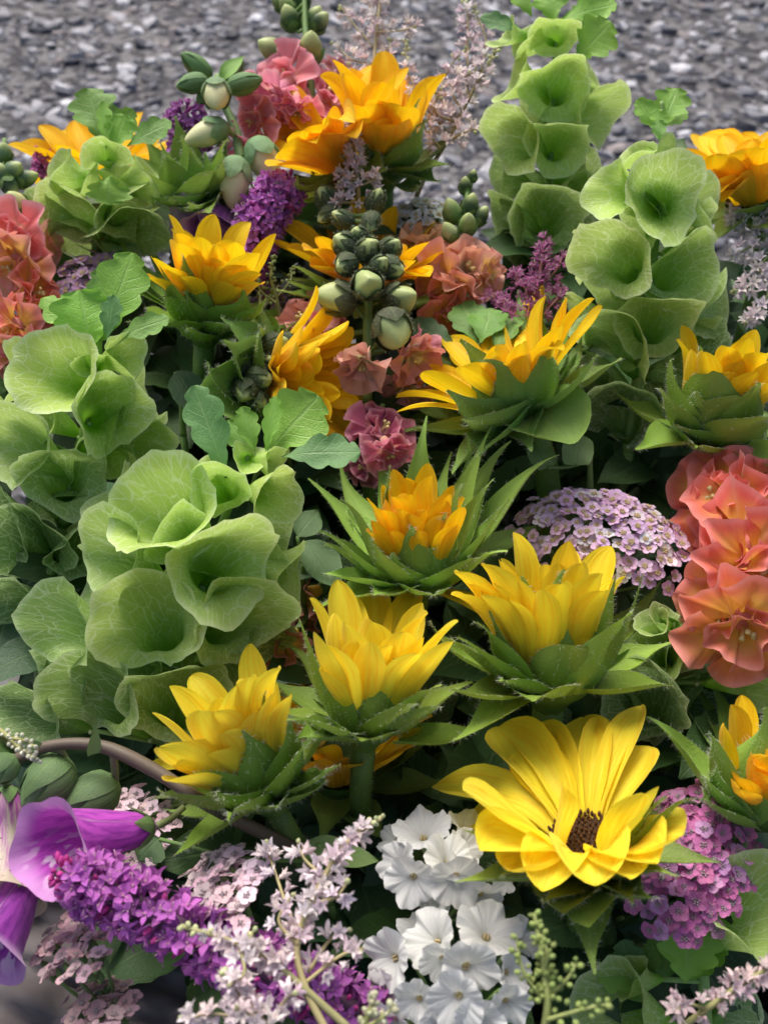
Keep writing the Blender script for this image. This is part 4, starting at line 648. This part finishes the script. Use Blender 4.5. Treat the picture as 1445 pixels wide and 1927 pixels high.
# ------------------------------------------------------------------ snapdragons
CORAL, PINK, PEACH, ROSE = (.86, .17, .12), (.78, .28, .40), (.78, .44, .32), (.46, .11, .20)
GB = (.22, .32, .09); DG = (.06, .11, .04)
snapdragon('coral red ruffled snapdragon with yellow throats beside the pale pink yarrow', [(1440, 780, .0), (1430, 1000, .02), (1420, 1260, .04)], [], [(1338, 930, 84, 170, 52, CORAL, dict(d=-.002)), (1415, 922, 94, 60, 58, (.82, .18, .14), dict(d=-.012)), (1368, 1040, 98, 200, 45, (.80, .15, .13), dict(d=-.006)), (1430, 1070, 82, 330, 58, (.82, .17, .14), dict(d=-.016)), (1346, 1165, 82, 205, 55, (.66, .17, .11), dict(d=.0)), (1405, 1195, 92, 290, 55, (.74, .20, .12), dict(d=-.008))])
snapdragon('dusky pink snapdragon topped with fat green buds against the asphalt', [(572, -30, -.03), (575, 60, -.015), (585, 160, .0), (590, 280, .03)],
  [(512, 92, 62, 46, 150, 15, (.30, .36, .13), -.005), (545, 32, 52, 38, 110, 20, (.10, .18, .06), -.01), (590, 35, 54, 40, 60, 15, (.10, .18, .06), -.01), (584, 88, 66, 48, 85, 30, (.30, .34, .10), -.02), (540, 10, 46, 30, 120, 20, GB, -.01), (565, -5, 50, 36, 95, 20, DG, -.01), (600, 40, 50, 38, 40, 20, DG, -.01), (525, 5, 44, 26, 130, 10, GB, -.005)],
  [(530, 135, 52, 140, 45, (.72, .24, .26), dict(d=-.012, op=55)), (510, 195, 62, 230, 35, PINK, dict(d=-.006)), (470, 230, 46, 190, 35, (.70, .24, .28), dict(d=.004)), (620, 165, 56, 60, 35, (.72, .25, .34), dict(d=-.002, op=60)), (560, 215, 42, 270, 40, (.72, .22, .32), dict(d=-.004)), (435, 275, 32, 200, 40, (.72, .20, .34), dict(d=.008, inner=0)), (645, 130, 34, 40, 20, (.58, .22, .22), dict(d=.012, inner=2))])
snapdragon('coral pink snapdragon with creamy lips beside the pale shell flower spike', [(20, 330, .0), (15, 450, .02), (10, 650, .05)],
  [(28, 380, 50, 44, 120, 30, (.55, .52, .24), -.01)], [(12, 445, 62, 190, 45, (.80, .22, .22), dict(d=-.008)), (85, 480, 52, 340, 30, (.56, .30, .26), dict(d=.012, inner=2)), (15, 505, 66, 210, 40, (.80, .36, .26), dict(d=.0)), (75, 550, 56, 10, 40, (.82, .22, .17), dict(d=.01)), (15, 620, 60, 200, 45, (.80, .22, .20), dict(d=.006)), (85, 600, 46, 320, 40, (.78, .20, .18), dict(d=.02)), (15, 690, 56, 230, 30, (.66, .22, .20), dict(d=.025)), (60, 430, 40, 80, 20, (.66, .32, .28), dict(d=.02, inner=2))])
snapdragon('peach snapdragon with an open greenish heart below the tall shell flower spike', [(880, 350, -.01), (875, 430, .0), (870, 560, .03)],
  [(850, 395, 52, 36, 110, 25, GB, -.01), (885, 385, 50, 34, 75, 25, DG, -.01), (880, 420, 50, 34, 85, 40, GB, -.016), (845, 435, 44, 30, 120, 30, (.46, .52, .24), -.014), (875, 348, 36, 24, 90, 25, DG, -.01), (905, 405, 44, 30, 55, 20, DG, -.006), (890, 330, 26, 18, 80, 15, DG, -.01)],
  [(885, 500, 62, 40, 55, PEACH, dict(d=-.006, mat=M_SNAPG, inner=7, op=58)), (800, 445, 46, 100, 30, (.68, .40, .22), dict(d=.006, mat=M_SNAPG, inner=2, op=45)), (835, 555, 62, 230, 35, (.72, .28, .20), dict(d=.006)), (840, 600, 40, 290, 45, (.72, .22, .18), dict(d=.016)), (820, 500, 42, 180, 30, (.66, .32, .22), dict(d=.012, inner=3)), (925, 520, 40, 350, 30, (.66, .36, .28), dict(d=.0, inner=2))])
SQ = dict(mat=M_BUDG, fuzz=60, sepcol=(.06, .085, .04), seplen=.93, ribs=3)
SP = dict(mat=M_BUDG, fuzz=60, sepcol=(.075, .085, .045), seplen=.72, ribs=3)
snapdragon('tall snapdragon spike of dark fuzzy buds opening pale pink among the golden sunflowers', [(700, 365, -.03), (694, 470, -.03), (692, 590, -.014), (690, 760, .015)],
  [(610, 370, 50, 36, 120, 25, (.16, .24, .08), -.03, SQ), (615, 402, 46, 34, 200, 20, (.16, .24, .08), -.026, SQ), (705, 375, 50, 34, 80, 25, (.16, .24, .08), -.035, SQ), (700, 420, 44, 34, 280, 40, (.16, .24, .08), -.04, SQ), (645, 410, 46, 32, 140, 25, (.16, .24, .08), -.036, SQ), (650, 462, 56, 46, 150, 40, (.16, .24, .08), -.04, SQ), (692, 465, 58, 46, 90, 55, (.16, .24, .08), -.046, SQ), (738, 465, 54, 40, 40, 35, (.16, .24, .08), -.038, SQ), (648, 500, 50, 42, 200, 40, (.16, .24, .08), -.04, SQ), (690, 530, 66, 56, 90, 62, (.36, .46, .18), -.046, SP), (735, 505, 52, 42, 340, 40, (.16, .24, .08), -.04, SQ), (632, 560, 78, 60, 165, 30, (.46, .50, .20), -.03, SP), (757, 560, 76, 58, 20, 32, (.42, .50, .20), -.03, SP), (740, 620, 74, 68, 300, 55, (.46, .54, .24), -.034, SP), (672, 440, 44, 34, 120, 45, (.16, .24, .08), -.044, SQ), (718, 500, 46, 36, 30, 50, (.16, .24, .08), -.044, SQ)],
  [(565, 595, 52, 150, 40, (.78, .34, .32), dict(d=-.004, mat=M_SNAPG)), (625, 620, 40, 350, 40, (.72, .14, .26), dict(d=-.006, inner=0, outer=3)), (680, 690, 48, 250, 55, (.66, .36, .30), dict(d=-.02, mat=M_SNAPG, op=40, inner=4)), (785, 675, 56, 320, 35, (.66, .28, .26), dict(d=-.012, mat=M_SNAPG, op=42, inner=2)), (755, 740, 44, 250, 30, (.50, .24, .22), dict(d=.008, mat=M_SNAPG, inner=2)), (800, 640, 36, 60, 30, (.74, .26, .34), dict(d=-.012, inner=0, outer=3, op=45))])
snapdragon('deep rose snapdragon in the shade between the long pointed sunflower bracts', [(720, 760, .01), (715, 840, .02), (700, 950, .05)], [], [(725, 800, 56, 60, 45, ROSE, dict(d=-.002)), (735, 860, 46, 290, 45, (.60, .16, .25), dict(d=-.004)), (680, 880, 40, 200, 40, ROSE, dict(d=.012)), (690, 800, 40, 180, 40, ROSE, dict(d=.01)), (545, 1130, 60, 200, 30, (.28, .08, .07), dict(d=.04)), (520, 1230, 56, 230, 30, (.50, .16, .10), dict(d=.035))])
snapdragon('dark fuzzy snapdragon bud tip beside the short petalled golden sunflower', [(525, 640, -.02), (470, 690, -.012), (425, 780, .02)],
  [(515, 648, 56, 40, 15, 30, (.16, .24, .08), -.028, SQ), (545, 640, 40, 30, 10, 20, (.16, .24, .08), -.026, SQ), (470, 650, 50, 36, 80, 30, (.16, .24, .08), -.02, SQ), (455, 690, 56, 46, 110, 45, (.16, .24, .08), -.028, SQ), (492, 715, 58, 46, 340, 40, (.16, .24, .08), -.03, SQ), (430, 730, 54, 46, 160, 40, (.16, .24, .08), -.026, SQ), (460, 740, 54, 46, 250, 50, (.16, .24, .08), -.03, SQ), (415, 762, 52, 42, 200, 40, (.16, .24, .08), -.014, SQ), (485, 755, 46, 38, 300, 40, (.16, .24, .08), -.024, SQ), (500, 680, 46, 36, 40, 40, (.16, .24, .08), -.026, SQ)], [])
snapdragon('slender snapdragon tip of round green buds standing over creamy coral lips', [(8, 260, .0), (15, 330, .01), (25, 420, .03)], [(8, 285, 40, 30, 90, 30, (.20, .32, .14), -.004), (25, 320, 46, 38, 40, 30, (.10, .18, .08), -.006), (50, 335, 50, 34, 20, 20, (.08, .14, .06), .0), (5, 325, 46, 36, 120, 30, (.10, .18, .08), -.006), (20, 350, 40, 32, 300, 30, DG, -.002)], [])
# ------------------------------------------------------------------ foxgloves
def foxglove_front():
    t = thing('foxglove', 'purple foxglove on an arching brown stalk with a spotted pale bell', 'foxglove', P(500, 1560, .03), 'foxgloves')
    o, path = stalks(t, [(560, 1600, .02), (400, 1520, -.012), (290, 1450, -.018), (190, 1405, -.02), (90, 1405, -.02), (10, 1445, -.016), (-60, 1520, -.01)], [.0027, .0024, .0026, .0021, .0022, .0018], (.13, .10, .075)); stem_down(path[0], path[0] - path[2], .0034, .0036, M_STEM, t, (.14, .14, .07), .03)
    bell_, S = foxbell(t, (88, 1595), 205, 42, 80, 200, (.52, .07, .52), -.028, None, (292, 1556, -.012)); twig(t, S, P(345, 1520, .0), .0014, (.16, .2, .09))
    bell_, S = foxbell(t, (8, 1690), 262, 12, 72, 170, (.70, .62, .48), .004, M_FOXS, (16, 1480, .004)); twig(t, S, P(-10, 1450, -.015), .0014, (.16, .2, .09))
    bell_, S = foxbell(t, (-30, 1790), 240, 10, 80, 190, (.34, .05, .40), .0, None, (60, 1640, .005)); twig(t, S, P(80, 1600, .01), .0014, (.16, .2, .09))
    for q in ((85, 1478, 116, 84, 225, 20, (.17, .27, .12), -.012), (165, 1505, 118, 78, 210, 15, (.15, .25, .11), -.004), (5, 1450, 60, 50, 240, 20, (.2, .3, .14), -.02)):
        o, b, A = bud(t, *q[:6], q[6], q[7], mat=M_GREEN, sepcol=(.16, .27, .11), seplen=.98, ribs=5); j = int(np.argmin(np.linalg.norm(path - b, axis=1))); twig(t, path[j], b, .0015, (.2, .22, .12))
    for b, e in (((175, 1420, -.022), (180, 1368, -.03)), ((70, 1420, -.02), (30, 1400, -.03))):
        V, F, U = blade(P(*b), P(*e), DIR(180, 1400, 90, 30), DIR(180, 1400, 0, 60), .003, 'sepal', .2, 0); part('leaf', V, F, M_FOL, t, U, (.16, .28, .10))
    V, F, U = pod(P(92, 1620, -.012), DIR(90, 1620, 180, 30), .004, .0016, 5, 6); part('anther', V, F, M_CENTRE, t, U, (.7, .66, .6))
foxglove_front()
def foxglove_back():
    t = thing('foxglove', 'green budded foxglove with hanging cream bells over a lilac bell', 'foxglove', P(470, 420, .04), 'foxgloves')
    o, path = stalks(t, [(408, 140, -.02), (420, 190, -.012), (445, 250, .0), (455, 330, .01), (470, 430, .04)], [.0016, .0026, .003], (.20, .32, .12)); stem_down(path[-1], path[-1] - path[-3], .003, .0034, M_STEM, t, (.15, .24, .09), .04)
    for q in ((368, 122, 68, 34, 140, 15, (.16, .28, .11), -.02), (360, 157, 62, 34, 190, 25, (.15, .27, .10), -.024), (462, 156, 72, 36, 15, 25, (.16, .29, .11), -.026), (440, 132, 52, 30, 45, 10, (.14, .26, .10), -.012), (385, 180, 40, 26, 220, 10, (.2, .32, .13), -.012)):
        o, b, A = bud(t, *q[:6], q[6], q[7], mat=M_GREEN, sepcol=(.16, .29, .11), seplen=1.02, ribs=5); twig(t, path[8], b, .0013, (.22, .34, .13))
    o, b, A = bud(t, 407, 180, 70, 52, 265, 55, (.18, .28, .12), -.034, mat=M_BUDC, sepcol=(.17, .27, .13), seplen=.6, ribs=0); twig(t, path[8], b, .0013, (.22, .34, .13))
    for q in ((386, 252, 88, 50, 200, 15, (.20, .30, .14), -.014), (440, 345, 96, 60, 262, 15, (.20, .32, .16), -.016), (498, 305, 92, 60, 295, 15, (.20, .32, .16), -.012)):
        o, b, A = bud(t, *q[:6], q[6], q[7], mat=M_BUDC, sepcol=(.18, .32, .15), seplen=.5); j = int(np.argmin(np.linalg.norm(path - b, axis=1))); twig(t, path[j], b, .0014, (.22, .34, .13))
    V, F, U = blade(P(415, 150, -.02), P(458, 105, -.03), DIR(430, 130, 60, 30), DIR(430, 130, 140, 60), .0045, 'lance', .2, .02); part('leaf', V, F, M_FOL, t, U, (.22, .42, .08))
    foxbell(t, (345, 420), 195, 30, 46, 110, (.62, .40, .72), -.004, None, (445, 445, .02)); foxbell(t, (395, 440), 255, 35, 50, 100, (.50, .16, .56), .0, None, (430, 380, .025))
foxglove_back()
# ------------------------------------------------------------------ yarrow
LIL, PALE, MAG, WHT = (.78, .54, .76), (.84, .64, .72), (.64, .20, .46), (.78, .78, .74)
yarrow('domed pale pink yarrow head with cream eyes beside the coral snapdragon', (1140, 962, -.004), 168, 84, (78, 42), 190, LIL, .0026, .62, col2=(.80, .72, .78))
yarrow('rounded magenta pink yarrow head touching the wide open lemon sunflower', (1315, 1590, .0), 112, 150, (60, 60), 150, MAG, .0026, .5, YARD, col2=(.60, .30, .56))
yarrow('small pale pink yarrow seen edge on above the purple speedwell spike', (408, 1655, -.012), 78, 66, (125, 32), 52, PALE, .0027, .25, YARD, col2=(.78, .66, .70))
yarrow('pale pink yarrow seen side on over the crumpled paper', (130, 1765, .005), 72, 52, (125, 22), 46, (.62, .42, .48), .0026, .25, YARD)
yarrow('dim dusty pink yarrow lowest over the paper', (180, 1890, .012), 68, 50, (120, 22), 44, (.50, .34, .38), .0026, .25, YARD)
yarrow('pale pink yarrow half hidden behind the purple foxglove bell', (245, 1545, .03), 74, 80, (110, 40), 50, PALE, .0026, .3, YARD)
yarrow('lilac yarrow head under the short hooded shell flower spike', (180, 495, .012), 74, 42, (92, 30), 70, (.52, .34, .52), .0028, .5)
yarrow('small lilac yarrow showing behind the bright upright sunflower petals', (512, 575, .03), 46, 56, (80, 35), 40, (.56, .40, .58), .0026, .4)
yarrow('white yarrow head below the back astilbe and sunflower bracts', (790, 392, .01), 74, 38, (90, 28), 80, WHT, .0026, .5)
# ------------------------------------------------------------------ astilbe
AP, AW = (.95, .80, .83), (.90, .82, .80)
plume('long pale pink astilbe plume over the end of the purple speedwell spike', [(640, 1990, -.03), (575, 1860, -.036), (560, 1770, -.04), (605, 1660, -.046), (660, 1580, -.05), (718, 1540, -.052)],
  [[(590, 1700, -.044), (630, 1690, -.05), (655, 1660, -.054)], [(570, 1760, -.04), (545, 1720, -.03), (510, 1620, -.02), (495, 1590, -.02)], [(575, 1850, -.036), (640, 1800, -.04), (685, 1785, -.042)], [(560, 1780, -.04), (525, 1735, -.042), (545, 1690, -.044)], [(580, 1830, -.036), (620, 1770, -.036), (650, 1750, -.038)], [(610, 1650, -.046), (575, 1620, -.044), (560, 1590, -.042)]], AP, .0034, .8, 20, budtip=.12, scol=(.42, .36, .18))
plume('short pale pink astilbe branch with cream bud tip crossing the purple speedwell', [(660, 1940, -.03), (560, 1850, -.038), (510, 1810, -.042), (430, 1770, -.048), (345, 1745, -.05)], [[(500, 1805, -.042), (470, 1780, -.05), (480, 1745, -.05)], [(450, 1780, -.046), (460, 1830, -.052), (440, 1850, -.054)]], AP, .0034, .8, 17, budtip=.16, scol=(.36, .34, .16))
plume('blush astilbe cluster spilling over the lowest statice florets', [(560, 2000, -.04), (500, 1930, -.045), (450, 1870, -.05), (420, 1830, -.052)], [[(500, 1930, -.045), (540, 1880, -.05), (560, 1870, -.052)], [(490, 1920, -.045), (400, 1910, -.05), (340, 1920, -.052)], [(520, 1950, -.045), (470, 1910, -.055), (440, 1900, -.058)]], AP, .0034, .9, 19, budtip=.08, scol=(.36, .30, .18))
plume('pale pink astilbe tip crossing the broad shell flower bell by the lobed leaf', [(1250, 1960, -.02), (1330, 1900, -.028), (1400, 1850, -.032), (1470, 1810, -.034)], [[(1330, 1900, -.028), (1290, 1890, -.032), (1270, 1905, -.034)]], (.76, .58, .60), .0034, .85, 18, budtip=.05)
plume('green budded astilbe spire in front of the white statice', [(1010, 2000, -.06), (1030, 1900, -.07), (1020, 1800, -.075), (1005, 1720, -.078)], [[(1020, 1880, -.07), (985, 1830, -.075), (970, 1760, -.078)], [(1030, 1880, -.07), (1070, 1840, -.075), (1085, 1810, -.076)], [(1030, 1920, -.07), (1100, 1900, -.075), (1150, 1890, -.076)], [(1020, 1860, -.07), (1030, 1800, -.08), (1020, 1760, -.082)]], AW, .0030, 1.5, 24, green=True, budcol=(.36, .46, .14), scol=(.26, .30, .10))
plume('cream budded astilbe twig under the white statice', [(660, 1990, -.05), (690, 1920, -.06), (705, 1870, -.064)], [[(680, 1940, -.06), (720, 1915, -.064), (745, 1890, -.066)]], AW, .0034, 1.3, 15, green=True, budcol=(.66, .66, .44), scol=(.3, .32, .12))
plume('thin white budded astilbe twig beside the arching foxglove stalk', [(-60, 1340, -.03), (0, 1375, -.036), (40, 1410, -.04), (70, 1430, -.042)], [[(20, 1390, -.038), (50, 1395, -.044), (72, 1412, -.046)]], AW, .0028, 1.3, 11, green=True, budcol=(.70, .70, .56))
plume('tall blush astilbe plume against the asphalt behind the golden sunflowers', [(800, 330, .02), (850, 250, .0), (900, 150, -.02), (950, 70, -.03)], [[(860, 240, -.002), (830, 180, -.01), (850, 120, -.015), (880, 90, -.016)], [(880, 190, -.014), (880, 110, -.02), (880, 30, -.024), (870, -20, -.024)], [(845, 250, .0), (800, 200, -.006), (770, 140, -.01), (763, 75, -.012)], [(830, 280, .0), (800, 240, -.004), (790, 190, -.008)], [(860, 230, -.005), (820, 210, -.014), (830, 160, -.016)], [(840, 270, 0), (870, 250, -.01), (905, 240, -.012)], [(900, 150, -.02), (915, 80, -.022), (890, 10, -.024)], [(870, 210, -.01), (850, 160, -.02), (905, 130, -.02)]], (.86, .74, .77), .0038, .75, 18, budtip=.25, scol=(.22, .17, .06))
plume('pale blush astilbe plume behind the dusky pink snapdragon', [(700, 200, .02), (705, 100, .0), (715, 0, -.02), (715, -40, -.02)], [[(703, 120, .0), (660, 110, .0), (630, 80, .0)], [(705, 90, .0), (670, 50, -.006), (640, 10, -.01)], [(708, 60, -.01), (760, 55, -.012), (785, 45, -.012)], [(703, 150, .0), (665, 150, .0), (655, 120, .0)], [(710, 30, -.01), (690, 0, -.01), (670, -20, -.01)], [(704, 130, .0), (730, 110, -.006), (735, 70, -.006)]], (.86, .74, .72), .0038, .75, 17, budtip=.1, scol=(.46, .38, .20))
plume('small dusty blush astilbe spire standing before the golden sunflower petals', [(675, 400, -.01), (672, 330, -.03), (665, 270, -.04), (655, 212, -.046)], [[(672, 340, -.03), (650, 330, -.034), (635, 345, -.034)], [(672, 350, -.03), (700, 340, -.036), (715, 325, -.036)], [(672, 380, -.024), (640, 380, -.03), (625, 370, -.03)]], (.82, .66, .64), .0034, 1.5, 20, budtip=.12, scol=(.36, .30, .16))
plume('white astilbe sprig behind the broad shell flower spike', [(1500, 470, .0), (1445, 450, -.004), (1400, 420, -.008), (1365, 400, -.01)], [[(1440, 450, -.004), (1400, 470, -.008), (1380, 480, -.008)], [(1470, 480, .0), (1420, 530, -.006), (1380, 550, -.008)], [(1470, 500, .0), (1430, 580, -.004), (1400, 610, -.006)], [(1460, 470, .0), (1430, 500, -.008), (1440, 530, -.008)], [(1480, 440, .0), (1440, 400, -.004), (1430, 300, -.008)]], (.86, .76, .80), .0038, .8, 18, budtip=.06, scol=(.2, .26, .08))
plume('magenta astilbe tuft beside the open hearted peach snapdragon', [(1010, 640, .02), (1010, 560, .0), (1018, 500, -.012), (1025, 450, -.016)], [[(1010, 580, .004), (960, 570, .0), (915, 555, -.002)], [(1010, 560, .0), (975, 530, -.004), (970, 510, -.006)], [(1012, 540, .0), (1045, 510, -.004), (1060, 480, -.006)], [(1010, 590, .004), (990, 550, -.006), (1000, 530, -.008)], [(1010, 600, .004), (1050, 560, .0), (1055, 540, .0)], [(1010, 600, .004), (960, 590, -.004), (945, 560, -.006)]], (.48, .12, .36), .0034, 1.2, 20, ASTM, .0, scol=(.30, .12, .12), budcol=(.4, .1, .2))
plume('green budded astilbe twig beside the purple speedwell spike', [(530, 620, .01), (520, 560, -.004), (510, 520, -.01), (515, 480, -.014)], [[(520, 560, -.004), (545, 530, -.01), (550, 505, -.012)], [(520, 570, -.004), (490, 545, -.008), (485, 520, -.008)]], AW, .003, 1.2, 14, green=True, budcol=(.26, .34, .14), scol=(.22, .26, .1))
plume('slim green budded twig under the cream foxglove bells', [(490, 420, .01), (480, 380, -.01), (470, 325, -.016)], [], AW, .003, 1.5, 8, green=True, budcol=(.34, .46, .16), scol=(.26, .34, .1))
# ------------------------------------------------------------------ purple spikes
spike('long magenta purple speedwell spike lying across the pink yarrow stalks', [(720, 1925, .005), (560, 1855, -.008), (400, 1780, -.016), (230, 1690, -.024), (105, 1640, -.03)], 56, 300, (.52, .15, .54), (.56, .06, .32), .07, .0044)
spike('violet speedwell spike pointing up beside the cream foxglove bells', [(455, 530, .012), (480, 440, -.006), (510, 385, -.016), (548, 335, -.022)], 44, 240, (.46, .14, .50), (.50, .07, .36), .06, .0044)
spike('small violet speedwell tip beside the green foxglove buds', [(355, 290, .02), (352, 250, .012), (345, 200, .006)], 36, 110, (.34, .10, .38), (.40, .08, .32), .1, .0042)
spike('tiny pink speedwell tip peeping out behind golden petals', [(80, 330, .03), (80, 310, .025), (78, 282, .02)], 16, 30, (.56, .14, .40), (.5, .08, .3), .2, .0036)
# ------------------------------------------------------------------ statice
statice('spray of white papery statice under the half open lemon sunflower', [(795, 1568, 58, 100, 40, 0), (752, 1625, 44, 160, 50, -.004), (775, 1655, 52, 240, 62, -.012), (845, 1620, 54, 60, 50, -.01), (860, 1655, 56, 290, 60, -.014), (880, 1560, 46, 60, 30, .006), (810, 1690, 40, 260, 30, .004), (910, 1690, 44, 310, 40, .0), (740, 1580, 36, 140, 30, .008), (870, 1600, 44, 20, 40, -.002), (940, 1650, 38, 0, 30, .004), (900, 1740, 36, 280, 25, .012)], (830, 1740, .03))
statice('larger spray of white papery statice beside the green astilbe spire', [(815, 1770, 62, 150, 48, -.01), (918, 1755, 66, 70, 48, -.012), (880, 1825, 60, 300, 62, -.022), (735, 1805, 58, 190, 45, -.006), (830, 1810, 44, 250, 50, -.016), (860, 1880, 58, 240, 60, -.024), (960, 1830, 46, 0, 40, -.012), (955, 1890, 46, 300, 50, -.016), (785, 1885, 48, 230, 55, -.014), (725, 1860, 44, 200, 40, .0), (800, 1740, 52, 120, 25, .002), (900, 1920, 52, 270, 55, -.02), (830, 1925, 46, 260, 45, -.012), (985, 1770, 44, 30, 30, .0), (740, 1925, 46, 230, 40, -.004)], (850, 1930, .02))
# ------------------------------------------------------------------ single leafy stems that show their leaves
def leaf_stem(label, path, leaves, col, mat=None, prof='fan', teeth=(3.5, .3)):
    t = thing('foliage_stem', label, 'foliage', P(*path[-1])); o, pth = stalks(t, path, [.001, .0018], (.16, .27, .08)); stem_down(pth[-1], pth[-1] - pth[-3], .0018, .002, M_STEM, t, (.12, .22, .06), .04)
    for (bu, bv, tu, tv, W, d, *c) in leaves:
        b, e = P(bu, bv, d), P(tu, tv, d); lobed_leaf(t, b, e, W * M(bv, d), DIR(bu, bv, 90, 55), vary(c[0] if c else col), teeth[0], teeth[1], mat, prof=prof); j = int(np.argmin(np.linalg.norm(pth - b, axis=1))); twig(t, pth[j], b, .0009, (.16, .27, .08))
leaf_stem('scalloped bright green leaves beside the magenta astilbe tuft', [(905, 640, .0), (910, 720, .03)], [(900, 650, 870, 570, 40, .0), (905, 645, 925, 580, 42, -.004), (930, 660, 965, 590, 34, -.002), (860, 660, 775, 605, 30, .0, (.08, .17, .07))], (.14, .30, .05))
leaf_stem('grey green smooth leaves around the half open sunflower stalk', [(600, 1590, .0), (620, 1700, .03)], [(560, 1600, 712, 1622, 34, .002, (.18, .28, .08)), (300, 1580, 260, 1620, 40, .02, (.07, .14, .06)), ], (.12, .22, .09), M_FOL, 'lance', (1, .0))
leaf_stem('round smooth leaf buds above the pale pink yarrow dome', [(1110, 850, .0), (1110, 930, .03)], [(1085, 875, 1090, 815, 30, -.002), (1030, 880, 1000, 830, 24, .006)], (.22, .34, .12), M_FOL, 'round', (1, .0))
leaf_stem('dull green smooth leaf behind the crown of long pointed bracts', [(570, 1060, .02), (570, 1140, .04)], [(575, 1020, 640, 1110, 38, .008), (560, 1010, 600, 960, 30, .01)], (.12, .22, .09), M_FOL, 'lance', (1, .0))
leaf_stem('dull green leaf beside the dark fuzzy snapdragon bud tip', [(340, 740, .02), (345, 820, .04)], [(330, 700, 385, 790, 34, .01)], (.10, .18, .09), M_FOL, 'lance', (1, .0))
